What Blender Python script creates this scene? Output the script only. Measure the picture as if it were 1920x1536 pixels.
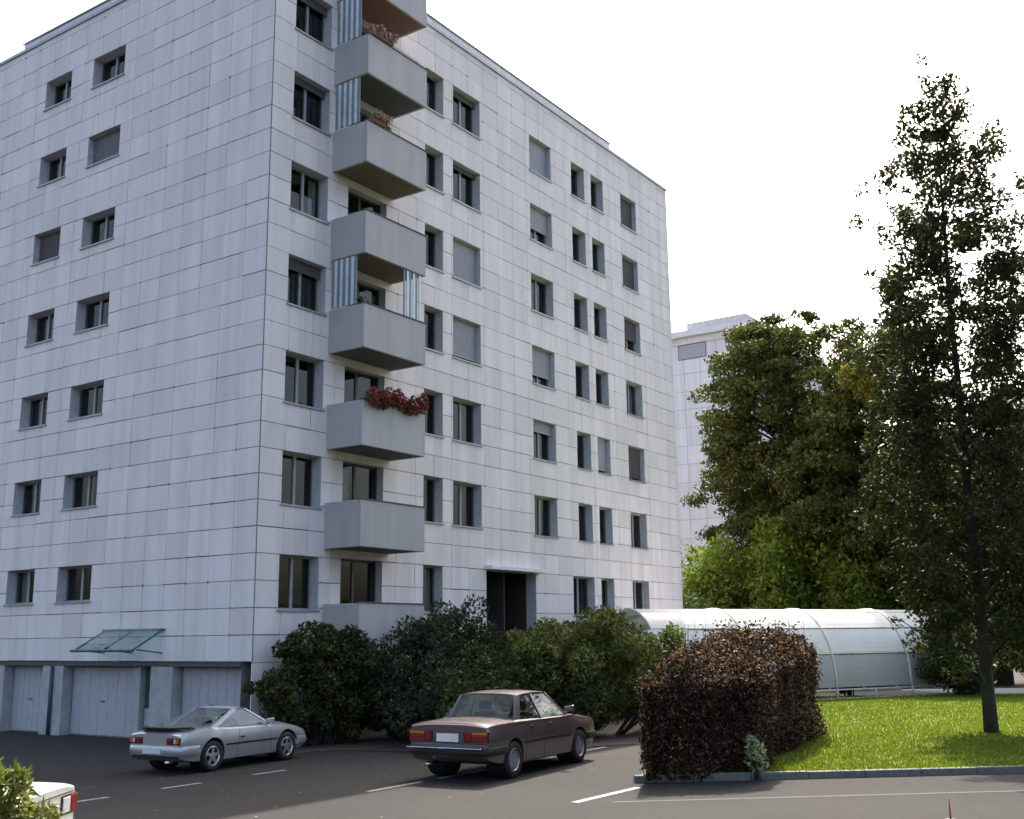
import bpy, bmesh, math, random
import numpy as np
from mathutils import Matrix, Vector

# ------------------------------------------------------------------ clear
for o in list(bpy.data.objects):
    bpy.data.objects.remove(o, do_unlink=True)
scene = bpy.context.scene
COL = scene.collection
R = math.radians
random.seed(7)

# ------------------------------------------------------------------ camera
cam_data = bpy.data.cameras.new("camera")
cam = bpy.data.objects.new("camera", cam_data)
COL.objects.link(cam)
cam_data.sensor_width = 36.0
cam_data.lens = 38.9
cam_data.clip_end = 3000
CAM = Vector((-19.627, -21.474, 2.389))
YAW, PITCH, ROLL = R(34.53), R(11.67), R(-0.65)
fw = Vector((math.cos(PITCH) * math.cos(YAW), math.cos(PITCH) * math.sin(YAW), math.sin(PITCH)))
rt = Vector((math.sin(YAW), -math.cos(YAW), 0))
up = rt.cross(fw)
rt2 = rt * math.cos(ROLL) + up * math.sin(ROLL)
up2 = up * math.cos(ROLL) - rt * math.sin(ROLL)
m = Matrix.Identity(4)
for i in range(3):
    m[i][0] = rt2[i]; m[i][1] = up2[i]; m[i][2] = -fw[i]; m[i][3] = CAM[i]
cam.matrix_world = m
scene.camera = cam

# ------------------------------------------------------------------ sky, sun, exposure
SUN_EL, SUN_PHI = R(48), R(64)          # phi: from +y towards +x
sun_dir = Vector((math.cos(SUN_EL) * math.sin(SUN_PHI), math.cos(SUN_EL) * math.cos(SUN_PHI), math.sin(SUN_EL)))
world = bpy.data.worlds.new("World")
scene.world = world
world.use_nodes = True
wn = world.node_tree.nodes; wl = world.node_tree.links
sky = wn.new("ShaderNodeTexSky")
sky.sky_type = 'NISHITA'
sky.sun_disc = False
sky.sun_elevation = SUN_EL
sky.sun_rotation = SUN_PHI
sky.air_density = 1.1
sky.dust_density = 7.0
sky.ozone_density = 1.0
wl.new(sky.outputs[0], wn["Background"].inputs[0])
wn["Background"].inputs[1].default_value = 0.15
sun_data = bpy.data.lights.new("sun", 'SUN')
sun_data.energy = 3.5
sun_data.angle = R(0.55)
sun_data.color = (1.0, 0.95, 0.86)
sun = bpy.data.objects.new("sun", sun_data)
COL.objects.link(sun)
sun.rotation_euler = sun_dir.to_track_quat('Z', 'Y').to_euler()
sun.location = (0, 0, 60)
scene.view_settings.view_transform = 'Standard'
scene.view_settings.look = 'None'
scene.view_settings.exposure = 1.53
scene.view_settings.gamma = 1.0
scene.view_settings.use_curve_mapping = False
scene.render.engine = 'CYCLES'
scene.cycles.max_bounces = 8
scene.cycles.transparent_max_bounces = 12

# ------------------------------------------------------------------ helpers
def tag(o, label=None, cat=None, group=None, kind=None):
    if label: o["label"] = label
    if cat: o["category"] = cat
    if group: o["group"] = group
    if kind: o["kind"] = kind
    return o

def link(o, parent=None):
    COL.objects.link(o)
    if parent is not None:
        o.parent = parent
    return o

def empty(name, loc=(0, 0, 0), rz=0.0, label=None, cat=None, group=None, kind=None):
    o = bpy.data.objects.new(name, None)
    o.empty_display_size = 0.3
    link(o)
    o.location = loc
    o.rotation_euler = (0, 0, rz)
    return tag(o, label, cat, group, kind)

def obj(name, mesh, parent=None, loc=None, rot=None, scale=None):
    o = bpy.data.objects.new(name, mesh)
    link(o, parent)
    if loc is not None: o.location = loc
    if rot is not None: o.rotation_euler = rot
    if scale is not None: o.scale = scale
    return o

def copy_tree(o, parent=None):
    c = o.copy()
    COL.objects.link(c)
    c.parent = parent
    for ch in list(o.children):
        copy_tree(ch, c)
    return c

class MB:
    def __init__(s):
        s.v = []; s.f = []; s.mi = []
    def quad(s, a, b, c, d):
        n = len(s.v); s.v += [a, b, c, d]; s.f.append((n, n + 1, n + 2, n + 3))
    def poly(s, pts):
        n = len(s.v); s.v += list(pts); s.f.append(tuple(range(n, n + len(pts))))
    def box(s, x0, y0, z0, x1, y1, z1):
        n = len(s.v)
        s.v += [(x0, y0, z0), (x1, y0, z0), (x1, y1, z0), (x0, y1, z0), (x0, y0, z1), (x1, y0, z1), (x1, y1, z1), (x0, y1, z1)]
        for q in ((3, 2, 1, 0), (4, 5, 6, 7), (0, 1, 5, 4), (1, 2, 6, 5), (2, 3, 7, 6), (3, 0, 4, 7)):
            s.f.append(tuple(n + i for i in q))
        return s
    def hexa(s, p):   # 8 points ordered like box
        n = len(s.v); s.v += [tuple(q) for q in p]
        for q in ((3, 2, 1, 0), (4, 5, 6, 7), (0, 1, 5, 4), (1, 2, 6, 5), (2, 3, 7, 6), (3, 0, 4, 7)):
            s.f.append(tuple(n + i for i in q))
        return s
    def prism(s, pts, y0, y1):        # pts in xz, extruded along y
        n = len(s.v); k = len(pts)
        s.v += [(x, y0, z) for x, z in pts] + [(x, y1, z) for x, z in pts]
        s.f.append(tuple(n + i for i in range(k))); s.f.append(tuple(n + k + i for i in reversed(range(k))))
        for i in range(k):
            j = (i + 1) % k
            s.f.append((n + i, n + k + i, n + k + j, n + j))
        return s
    def tube(s, path, radii, seg=8, cap=True):
        n = len(s.v); P = [Vector(p) for p in path]
        for i, p in enumerate(P):
            d = (P[min(i + 1, len(P) - 1)] - P[max(i - 1, 0)]).normalized()
            a = d.orthogonal().normalized() if abs(d.z) < 0.95 else Vector((1, 0, 0))
            a = (a - d * a.dot(d)).normalized(); b = d.cross(a)
            r = radii[i] if hasattr(radii, '__len__') else radii
            for k in range(seg):
                t = 2 * math.pi * k / seg
                s.v.append(tuple(p + a * (r * math.cos(t)) + b * (r * math.sin(t))))
        for i in range(len(P) - 1):
            for k in range(seg):
                k2 = (k + 1) % seg
                s.f.append((n + i * seg + k, n + i * seg + k2, n + (i + 1) * seg + k2, n + (i + 1) * seg + k))
        if cap:
            s.f.append(tuple(n + k for k in reversed(range(seg))))
            s.f.append(tuple(n + (len(P) - 1) * seg + k for k in range(seg)))
        return s
    def lathe_y(s, prof, seg=24, c=(0, 0, 0)):  # profile (r, y) round the y axis
        n = len(s.v); k = len(prof)
        for i in range(seg):
            t = 2 * math.pi * i / seg
            for r, y in prof:
                s.v.append((c[0] + r * math.cos(t), c[1] + y, c[2] + r * math.sin(t)))
        for i in range(seg):
            j = (i + 1) % seg
            for q in range(k - 1):
                s.f.append((n + i * k + q, n + j * k + q, n + j * k + q + 1, n + i * k + q + 1))
        return s
    def mesh(s, name, mat, smooth=False, fix=True):
        me = bpy.data.meshes.new(name)
        me.from_pydata(s.v, [], s.f)
        me.materials.append(mat)
        if fix:
            bm = bmesh.new(); bm.from_mesh(me)
            bmesh.ops.recalc_face_normals(bm, faces=bm.faces)
            bm.to_mesh(me); bm.free()
        if smooth:
            me.polygons.foreach_set("use_smooth", [True] * len(me.polygons))
        me.update()
        return me
    def build(s, name, mat, parent=None, smooth=False, loc=None, rot=None, fix=True):
        return obj(name, s.mesh(name, mat, smooth, fix), parent, loc, rot)

def bevel(o, w=0.02, seg=2, angle=35):
    b = o.modifiers.new("bevel", 'BEVEL'); b.width = w; b.segments = seg
    b.limit_method = 'ANGLE'; b.angle_limit = R(angle)
    return o

# ------------------------------------------------------------------ materials
class Mat:
    def __init__(s, name):
        s.m = bpy.data.materials.new(name); s.m.use_nodes = True
        s.n = s.m.node_tree.nodes; s.l = s.m.node_tree.links
        s.b = s.n["Principled BSDF"]; s.out = s.n["Material Output"]
    def new(s, t, **kw):
        x = s.n.new(t)
        for k, v in kw.items(): setattr(x, k, v)
        return x
    def noise(s, scale, detail=4, rough=0.55, vec=None, mapscale=None):
        t = s.new("ShaderNodeTexNoise"); t.inputs["Scale"].default_value = scale
        t.inputs["Detail"].default_value = detail; t.inputs["Roughness"].default_value = rough
        if vec is None:
            tc = s.new("ShaderNodeNewGeometry"); vec = tc.outputs["Position"]
        if mapscale:
            mp = s.new("ShaderNodeMapping"); mp.inputs["Scale"].default_value = mapscale
            s.l.new(vec, mp.inputs[0]); vec = mp.outputs[0]
        s.l.new(vec, t.inputs["Vector"])
        return t.outputs["Fac"]
    def ramp(s, fac, stops):
        r = s.new("ShaderNodeValToRGB")
        e = r.color_ramp.elements
        while len(e) < len(stops): e.new(0.5)
        for i, (p, c) in enumerate(stops):
            e[i].position = p; e[i].color = (*c, 1)
        s.l.new(fac, r.inputs[0]); return r.outputs[0]
    def mix(s, a, b, fac, mode='MIX'):
        x = s.new("ShaderNodeMix", data_type='RGBA', blend_type=mode)
        for i, v in ((0, fac), (6, a), (7, b)):
            if hasattr(v, 'is_output'): s.l.new(v, x.inputs[i])
            elif i == 0: x.inputs[0].default_value = v
            else: x.inputs[i].default_value = (*v, 1)
        return x.outputs[2]
    def maprange(s, v, a, b, c, d):
        x = s.new("ShaderNodeMapRange")
        for i, q in enumerate((a, b, c, d)): x.inputs[i + 1].default_value = q
        s.l.new(v, x.inputs[0]); return x.outputs[0]
    def math(s, op, a, b):
        x = s.new("ShaderNodeMath", operation=op)
        for i, v in enumerate((a, b)):
            if hasattr(v, 'is_output'): s.l.new(v, x.inputs[i])
            else: x.inputs[i].default_value = v
        return x.outputs[0]
    def bump(s, h, strength=0.3, dist=0.02):
        x = s.new("ShaderNodeBump"); x.inputs["Strength"].default_value = strength; x.inputs["Distance"].default_value = dist
        s.l.new(h, x.inputs["Height"]); s.l.new(x.outputs[0], s.b.inputs["Normal"])
    def set(s, base=None, rough=None, metal=None, spec=None, coat=None):
        for nme, v in (("Base Color", base), ("Roughness", rough), ("Metallic", metal), ("Specular IOR Level", spec), ("Coat Weight", coat)):
            if v is None: continue
            if hasattr(v, 'is_output'): s.l.new(v, s.b.inputs[nme])
            elif nme == "Base Color": s.b.inputs[nme].default_value = (*v, 1)
            else: s.b.inputs[nme].default_value = v
        return s

M = {}
def simple(name, col, rough=0.6, metal=0.0, spec=0.5, var=0.12, nscale=6.0, coat=None, bumps=0.0):
    a = Mat(name)
    n = a.noise(nscale, 5)
    lo = tuple(c * (1 - var) for c in col); hi = tuple(min(1, c * (1 + var)) for c in col)
    a.set(base=a.ramp(n, [(0.3, lo), (0.7, hi)]), rough=rough, metal=metal, spec=spec, coat=coat)
    if bumps: a.bump(a.noise(nscale * 12, 3), bumps, 0.01)
    M[name] = a.m
    return a

def facade_mat(name, col):
    a = Mat(name)
    oi = a.new("ShaderNodeObjectInfo"); ge = a.new("ShaderNodeNewGeometry")
    rnd = a.math('ADD', oi.outputs["Random"], ge.outputs["Random Per Island"])
    rnd = a.math('FRACT', rnd, 0)
    tint = a.ramp(rnd, [(0.0, tuple(c * 0.92 for c in col)), (0.5, col), (1.0, tuple(min(1, c * 1.05) for c in col))])
    streak = a.noise(1.0, 5, 0.6, mapscale=(2.2, 2.2, 0.16))
    st = a.maprange(streak, 0.42, 0.72, 0.0, 0.42)
    c1 = a.mix(tint, (col[0] * .62, col[1] * .63, col[2] * .62), st)
    blot = a.maprange(a.noise(0.35, 4), 0.45, 0.8, 0.0, 0.22)
    c2 = a.mix(c1, (col[0] * .72, col[1] * .75, col[2] * .76), blot)
    a.set(base=c2, rough=0.62, spec=0.3)
    a.bump(a.noise(14, 3), 0.12, 0.01)
    M[name] = a.m
facade_mat('panel_white', (0.83, 0.755, 0.735))
facade_mat('far_white', (0.80, 0.79, 0.80))
simple('joint_grey', (0.20, 0.195, 0.20), 0.9, var=0.2)
simple('joint_dark', (0.22, 0.22, 0.24), 0.9, var=0.3)
simple('reveal_white', (0.50, 0.50, 0.52), 0.8)
simple('concrete', (0.40, 0.40, 0.41), 0.85, var=0.16, nscale=3, bumps=0.2)
facade_mat('balcony_grey', (0.47, 0.445, 0.44))
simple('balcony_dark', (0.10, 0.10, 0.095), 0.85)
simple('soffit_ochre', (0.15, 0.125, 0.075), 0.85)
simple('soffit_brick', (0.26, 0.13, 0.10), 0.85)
simple('frame_white', (0.30, 0.30, 0.30), 0.45)
simple('frame_dark', (0.06, 0.05, 0.05), 0.5)
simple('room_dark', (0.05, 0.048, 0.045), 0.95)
simple('curtain', (0.55, 0.54, 0.50), 0.95, var=0.2)
simple('curtain_dark', (0.06, 0.065, 0.055), 0.95, var=0.2)
simple('blind_grey', (0.40, 0.40, 0.45), 0.55, var=0.06)
simple('blind_dark', (0.17, 0.17, 0.20), 0.6)
simple('blind_brown', (0.10, 0.085, 0.095), 0.6)
simple('sill_metal', (0.35, 0.36, 0.38), 0.4, metal=0.4)
simple('slat_white', (0.68, 0.74, 0.78), 0.6)
simple('slat_blue', (0.22, 0.27, 0.30), 0.6)
simple('garage_white', (0.42, 0.42, 0.46), 0.6, var=0.08)
simple('wood_brown', (0.055, 0.032, 0.025), 0.7, var=0.25)
simple('door_teal', (0.05, 0.065, 0.07), 0.6)
simple('steel_teal', (0.06, 0.13, 0.14), 0.4, metal=0.3)
simple('steel_grey', (0.45, 0.46, 0.47), 0.4, metal=0.5)
simple('white_metal', (0.80, 0.80, 0.78), 0.35, var=0.04)
def sheet(name, col, trans):
    a = simple(name, col, 0.3, var=0.06, nscale=1.2, spec=0.6)
    tl = a.new("ShaderNodeBsdfTranslucent"); tl.inputs[0].default_value = (*col, 1)
    mx = a.new("ShaderNodeMixShader"); mx.inputs[0].default_value = trans
    a.l.new(a.b.outputs[0], mx.inputs[1]); a.l.new(tl.outputs[0], mx.inputs[2]); a.l.new(mx.outputs[0], a.out.inputs[0])
sheet('shelter_white', (0.86, 0.85, 0.80), 0.40)
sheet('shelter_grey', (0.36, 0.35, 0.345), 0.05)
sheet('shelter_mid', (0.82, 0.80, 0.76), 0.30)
simple('paint_white', (0.26, 0.26, 0.24), 0.8, var=0.45, nscale=18)
simple('soil', (0.045, 0.033, 0.024), 0.95, var=0.4, nscale=10, bumps=0.6)
simple('path_light', (0.50, 0.48, 0.44), 0.9, var=0.1)
simple('kerb_stone', (0.13, 0.128, 0.12), 0.85, var=0.2, nscale=8, bumps=0.3)
simple('gutter', (0.062, 0.058, 0.052), 0.9, var=0.3, nscale=9)
simple('bark', (0.032, 0.027, 0.022), 0.9, var=0.4, nscale=9, bumps=0.8)
simple('rubber', (0.012, 0.012, 0.012), 0.8)
simple('black_plastic', (0.015, 0.015, 0.016), 0.5)
simple('alloy', (0.62, 0.62, 0.63), 0.3, metal=0.85)
simple('hubcap', (0.32, 0.32, 0.34), 0.4, metal=0.6)
simple('chrome', (0.75, 0.75, 0.75), 0.12, metal=1.0)
simple('lamp_red', (0.22, 0.012, 0.012), 0.18, spec=0.6)
simple('lamp_dark', (0.05, 0.012, 0.014), 0.2)
simple('lamp_orange', (0.50, 0.14, 0.02), 0.2)
simple('lamp_clear', (0.55, 0.55, 0.55), 0.15)
simple('plate_white', (0.68, 0.68, 0.66), 0.4)
simple('print_black', (0.02, 0.02, 0.02), 0.6)
simple('red_paint', (0.42, 0.05, 0.035), 0.5)
simple('petal_red', (0.23, 0.025, 0.026), 0.7, var=0.3, nscale=30)
simple('petal_pink', (0.55, 0.30, 0.36), 0.7, var=0.2, nscale=30)
simple('terracotta', (0.30, 0.12, 0.07), 0.8)

def car_paint(name, col, metal=0.5, rough=0.32):
    a = Mat(name)
    lw = a.noise(900, 2)
    base = a.mix(col, tuple(c * 1.2 for c in col), a.maprange(lw, .4, .6, 0, 1))
    dirt = a.maprange(a.noise(3.0, 6), 0.5, 0.8, 0.0, 0.25)
    base = a.mix(base, (0.16, 0.15, 0.13), dirt)
    a.set(base=base, rough=rough, metal=metal, coat=0.6)
    a.b.inputs["Coat Roughness"].default_value = 0.08
    M[name] = a.m
car_paint('paint_silver', (0.42, 0.42, 0.44), 0.55)
car_paint('paint_maroon', (0.15, 0.112, 0.118), 0.55, 0.25)
car_paint('paint_cream', (0.58, 0.56, 0.48), 0.0)

def glass_mat(name, tint=(0.9, 0.95, 0.93), ior=1.5):
    a = Mat(name)
    tr = a.new("ShaderNodeBsdfTransparent"); tr.inputs[0].default_value = (*tint, 1)
    gl = a.new("ShaderNodeBsdfGlossy"); gl.inputs["Roughness"].default_value = 0.02
    lw = a.new("ShaderNodeLayerWeight"); lw.inputs[0].default_value = 0.5
    r0 = ((ior - 1) / (ior + 1)) ** 2
    fac = a.math('ADD', a.math('MULTIPLY', a.math('POWER', lw.outputs["Facing"], 5.0), 0.9 - r0), r0)
    mx = a.new("ShaderNodeMixShader")
    a.l.new(fac, mx.inputs[0]); a.l.new(tr.outputs[0], mx.inputs[1]); a.l.new(gl.outputs[0], mx.inputs[2])
    wav = a.noise(1.6, 2); bp = a.new("ShaderNodeBump"); bp.inputs["Strength"].default_value = 0.04; bp.inputs["Distance"].default_value = 0.05
    a.l.new(wav, bp.inputs["Height"]); a.l.new(bp.outputs[0], gl.inputs["Normal"])
    a.l.new(mx.outputs[0], a.out.inputs[0])
    M[name] = a.m
glass_mat('window_glass', (0.70, 0.74, 0.73), 1.52)
glass_mat('canopy_glass', (0.84, 0.93, 0.93))
glass_mat('shelter_glass', (0.62, 0.68, 0.66))
glass_mat('car_glass', (0.74, 0.80, 0.78), 2.0)

def asphalt():
    a = Mat('asphalt')
    big = a.noise(0.25, 5, 0.6); mid = a.noise(2.2, 6, 0.65); fine = a.noise(85, 3, 0.7)
    c = a.ramp(big, [(0.3, (0.020, 0.0188, 0.0175)), (0.7, (0.030, 0.028, 0.025))])
    c = a.mix(c, (0.016, 0.0155, 0.015), a.maprange(mid, 0.52, 0.75, 0, 0.55))
    c = a.mix(c, (0.05, 0.047, 0.042), a.maprange(fine, 0.6, 0.8, 0, 0.6))
    # crack sealing and fine cracks
    v = a.new("ShaderNodeTexVoronoi", feature='DISTANCE_TO_EDGE'); v.inputs["Scale"].default_value = 0.22
    g = a.new("ShaderNodeNewGeometry")
    wob = a.new("ShaderNodeTexNoise"); wob.inputs["Scale"].default_value = 1.2; wob.inputs["Detail"].default_value = 5
    a.l.new(g.outputs["Position"], wob.inputs["Vector"])
    ad = a.new("ShaderNodeMix", data_type='RGBA', blend_type='LINEAR_LIGHT'); ad.inputs[0].default_value = 0.35
    a.l.new(g.outputs["Position"], ad.inputs[6]); a.l.new(wob.outputs["Color"], ad.inputs[7])
    a.l.new(ad.outputs[2], v.inputs["Vector"])
    c = a.mix(c, (0.015, 0.015, 0.015), a.maprange(v.outputs[0], 0.0, 0.008, 0.5, 0.0))
    a.set(base=c, rough=0.92, spec=0.2)
    a.bump(fine, 0.5, 0.008)
    M['asphalt'] = a.m
asphalt()

def lawn_mat():
    a = Mat('lawn')
    n = a.noise(0.8, 6, 0.7); f = a.noise(22, 4, 0.7)
    c = a.ramp(n, [(0.3, (0.09, 0.125, 0.012)), (0.5, (0.12, 0.155, 0.013)), (0.72, (0.155, 0.18, 0.02))])
    c = a.mix(c, (0.05, 0.085, 0.012), a.maprange(f, 0.45, 0.7, 0, 0.7))
    a.set(base=c, rough=0.9, spec=0.2)
    a.bump(f, 0.8, 0.05)
    M['lawn'] = a.m
lawn_mat()

def leaf_mat(name, cols, trans=0.35, scale=1.4, gloss=0.18):
    a = Mat(name)
    ge = a.new("ShaderNodeNewGeometry")
    n = a.noise(scale, 3)
    f = a.math('ADD', a.math('MULTIPLY', ge.outputs["Random Per Island"], 0.65), a.math('MULTIPLY', n, 0.5))
    stops = [(0.15 + 0.7 * i / (len(cols) - 1), c) for i, c in enumerate(cols)]
    col = a.ramp(f, stops)
    a.set(base=col, rough=0.6, spec=gloss)
    tl = a.new("ShaderNodeBsdfTranslucent")
    tc = a.mix(col, (1.0, 1.15, 0.45), 1.0, 'MULTIPLY')
    a.l.new(tc, tl.inputs[0])
    mx = a.new("ShaderNodeMixShader"); mx.inputs[0].default_value = trans
    a.l.new(a.b.outputs[0], mx.inputs[1]); a.l.new(tl.outputs[0], mx.inputs[2]); a.l.new(mx.outputs[0], a.out.inputs[0])
    M[name] = a.m
leaf_mat('leaf_poplar', [(0.014, 0.020, 0.008), (0.024, 0.034, 0.011), (0.042, 0.050, 0.017), (0.06, 0.050, 0.026)], 0.22, 1.4, 0.10)
leaf_mat('leaf_dark', [(0.020, 0.032, 0.012), (0.035, 0.055, 0.016), (0.065, 0.085, 0.022)], 0.25)
leaf_mat('leaf_mid', [(0.045, 0.065, 0.014), (0.075, 0.105, 0.018), (0.13, 0.14, 0.03)], 0.35)
leaf_mat('leaf_tree', [(0.022, 0.032, 0.010), (0.045, 0.058, 0.014), (0.11, 0.115, 0.026)], 0.28)
leaf_mat('leaf_yellow', [(0.06, 0.075, 0.014), (0.12, 0.12, 0.02), (0.24, 0.17, 0.03)], 0.38)
leaf_mat('leaf_bright', [(0.06, 0.095, 0.012), (0.10, 0.15, 0.02), (0.17, 0.20, 0.035)], 0.42)
leaf_mat('leaf_mixed', [(0.025, 0.036, 0.010), (0.06, 0.08, 0.016), (0.12, 0.14, 0.035), (0.20, 0.21, 0.08)], 0.28)
leaf_mat('leaf_shade', [(0.022, 0.034, 0.013), (0.045, 0.06, 0.018), (0.075, 0.08, 0.025)], 0.25)
leaf_mat('leaf_bluegreen', [(0.016, 0.027, 0.015), (0.030, 0.046, 0.024), (0.055, 0.072, 0.036)], 0.22)
leaf_mat('leaf_purple', [(0.045, 0.032, 0.020), (0.105, 0.042, 0.040), (0.17, 0.075, 0.072), (0.19, 0.105, 0.085)], 0.34)
leaf_mat('leaf_hedge_shaded', [(0.010, 0.011, 0.006), (0.016, 0.015, 0.008), (0.026, 0.020, 0.010)], 0.10, 1.4, 0.08)  # hedge body colour with the shade of its front painted in
leaf_mat('leaf_pale', [(0.16, 0.19, 0.10), (0.30, 0.32, 0.20), (0.45, 0.45, 0.35)], 0.4)
leaf_mat('leaf_lily', [(0.06, 0.085, 0.015), (0.13, 0.15, 0.03), (0.28, 0.27, 0.10)], 0.35)
leaf_mat('leaf_dead', [(0.05, 0.035, 0.02), (0.10, 0.07, 0.035), (0.16, 0.13, 0.07)], 0.1)
leaf_mat('grass_blade', [(0.085, 0.12, 0.010), (0.12, 0.155, 0.014), (0.17, 0.195, 0.03)], 0.4, 0.9, 0.2)

# ------------------------------------------------------------------ ground
def sstep(t):
    t = min(1, max(0, t)); return t * t * (3 - 2 * t)
def gz(x, y):
    return -0.2 * sstep((y + 9.5) / 6.0) * (1 - sstep((x - 3) / 8.0)) * sstep((x + 22) / 8.0)

def axis(lo, hi, c0, c1, step):
    a = list(np.arange(c0, c1 + 0.01, step)); s = step; x = c0
    while x > lo: s *= 1.6; x -= s; a.insert(0, max(x, lo))
    s = step; x = c1
    while x < hi: s *= 1.6; x += s; a.append(min(x, hi))
    return a
gx = axis(-1500, 1500, -24, 14, 1.0); gy = axis(-1500, 1500, -24, 6, 1.0)
b = MB()
b.v = [(x, y, gz(x, y)) for x in gx for y in gy]
ny = len(gy)
b.f = [(i * ny + j, (i + 1) * ny + j, (i + 1) * ny + j + 1, i * ny + j + 1) for i in range(len(gx) - 1) for j in range(ny - 1)]
road = b.build('road', M['asphalt'], smooth=True)
tag(road, 'grey asphalt yard and street in front of the apartment block', kind='structure')

def strip(name, pts, w, mat, parent, dz=0.004, z=None, gaps=None):
    b = MB()
    (x0, y0), (x1, y1) = pts
    L = math.hypot(x1 - x0, y1 - y0); dx, dy = (x1 - x0) / L, (y1 - y0) / L
    n = max(2, int(L / 0.4))
    for i in range(n):
        for_t = (i / n, (i + 1) / n)
        q = []
        for t in for_t:
            x, y = x0 + (x1 - x0) * t, y0 + (y1 - y0) * t
            q.append(((x - dy * w / 2, y + dx * w / 2), (x + dy * w / 2, y - dx * w / 2)))
        P = [q[0][1], q[1][1], q[1][0], q[0][0]]
        b.quad(*[(px, py, gz(px, py) + dz) for px, py in P])
    return b.build(name, mat, parent)
# white bay markings, parallel to the long facade
for (xa, xb, y) in ((-5.6, -4.2, -8.92), (-3.7, -2.2, -8.85), (-1.3, 0.4, -8.7), (1.4, 2.6, -8.6)):
    strip('painted_line', ((xa, y), (xb, y + 0.02)), 0.12, M['paint_white'], road)
strip('painted_line', ((-5.0, -12.45), (-3.05, -12.47)), 0.13, M['paint_white'], road)
for (xa, xb, y) in ((-8.2, -7.3, -4.6), (-6.1, -5.2, -4.45), (-3.8, -2.9, -4.3)):
    strip('painted_line', ((xa, y), (xb, y + 0.02)), 0.11, M['paint_white'], road)
# concrete gutter along the street
KD = Vector((0.653, -0.757, 0)).normalized(); KN = Vector((KD.y, -KD.x, 0)); KN = -KN if KN.x > 0 else KN
kA = Vector((-1.45, -13.48, 0))
g0 = Vector((-4.42, -13.22, 0)); 
strip('gutter_strip', ((g0.x - KD.x * 0.4, g0.y - KD.y * 0.4), (g0.x + KD.x * 22, g0.y + KD.y * 22)), 0.10, M['gutter'], road)

# lawn: near edge on the kerb line, far edge in front of the white shelter
FW = Vector((math.cos(YAW), math.sin(YAW), 0)); RT = Vector((math.sin(YAW), -math.cos(YAW), 0))
def grd(lat, dep, z=0.0):                       # metres right of / ahead of the viewpoint
    p = Vector((CAM.x, CAM.y, 0)) + RT * lat + FW * dep
    return Vector((p.x, p.y, z))
kS = kA - KD * 1.75
kE = kA + KD * 16
lawn_pts = [kS, kE, grd(40, 22), grd(46, 42.3), grd(11.3, 43.3), Vector((13, -5.5, 0)), Vector((3.0, -10.6, 0))]
b = MB()
b.poly([(p.x, p.y, 0.09) for p in lawn_pts])
lawn = b.build('lawn', M['lawn'])
tag(lawn, 'sunlit green lawn behind the kerb', kind='structure')
# kerb stones
kerb = empty('kerb', (kS.x, kS.y, 0), math.atan2(KD.y, KD.x), kind='structure')
ks = MB().box(0.006, -0.02, -0.05, 0.994, 0.13, 0.12).mesh('kerb_stone', M['kerb_stone'])
for i in range(17):
    o = obj('kerb_stone', ks, kerb, (i * 1.0, 0, random.uniform(-.006, .006)), (0, 0, random.uniform(-.006, .006)))
    bevel(o, 0.015, 2)
# grass
def point_in(poly, x, y):
    c = np.zeros(len(x), bool); n = len(poly)
    for i in range(n):
        a, d = poly[i], poly[(i + 1) % n]
        cond = ((a.y > y) != (d.y > y)) & (x < (d.x - a.x) * (y - a.y) / (d.y - a.y + 1e-12) + a.x)
        c ^= cond
    return c
def raw_mesh(name, verts, faces_n, mat, k):
    me = bpy.data.meshes.new(name)
    nv = len(verts); nf = nv // k
    me.vertices.add(nv); me.vertices.foreach_set("co", verts.astype(np.float32).ravel())
    me.loops.add(nv); me.loops.foreach_set("vertex_index", np.arange(nv, dtype=np.int32))
    me.polygons.add(nf); me.polygons.foreach_set("loop_start", np.arange(0, nv, k, dtype=np.int32))
    me.materials.append(mat); me.update(calc_edges=True)
    return me
rng = np.random.default_rng(3)
def grass(n):
    dep = 17 + 28 * rng.random(n) ** 1.7; lat = 3 + 30 * rng.random(n)
    x = CAM.x + RT.x * lat + FW.x * dep; y = CAM.y + RT.y * lat + FW.y * dep
    k = point_in(lawn_pts, x, y); x, y = x[k], y[k]; n = len(x)
    h = 0.03 + 0.045 * rng.random(n); t = rng.random(n) * 2 * np.pi; w = 0.012 + 0.012 * rng.random(n)
    lx, ly = (rng.random(n) - .5) * .07, (rng.random(n) - .5) * .07
    V = np.zeros((n, 3, 3))
    V[:, 0] = np.stack([x - w * np.cos(t), y - w * np.sin(t), np.full(n, .085)], 1)
    V[:, 1] = np.stack([x + w * np.cos(t), y + w * np.sin(t), np.full(n, .085)], 1)
    V[:, 2] = np.stack([x + lx, y + ly, .09 + h], 1)
    return V.reshape(-1, 3)
go = obj('grass', raw_mesh('grass', grass(260000), None, M['grass_blade'], 3))
tag(go, 'short bright green grass covering the lawn', 'grass', kind='stuff')
# pale path beyond the lawn
b = MB()
p = [grd(7.5, 38.0), grd(11.5, 43.4), grd(48, 42.4), grd(48, 49.5), grd(16, 49.5), grd(5, 43)]
b.poly([(q.x, q.y, 0.03) for q in p])
tag(b.build('path', M['path_light']), 'pale path between lawn and white shelter', kind='structure')
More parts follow.
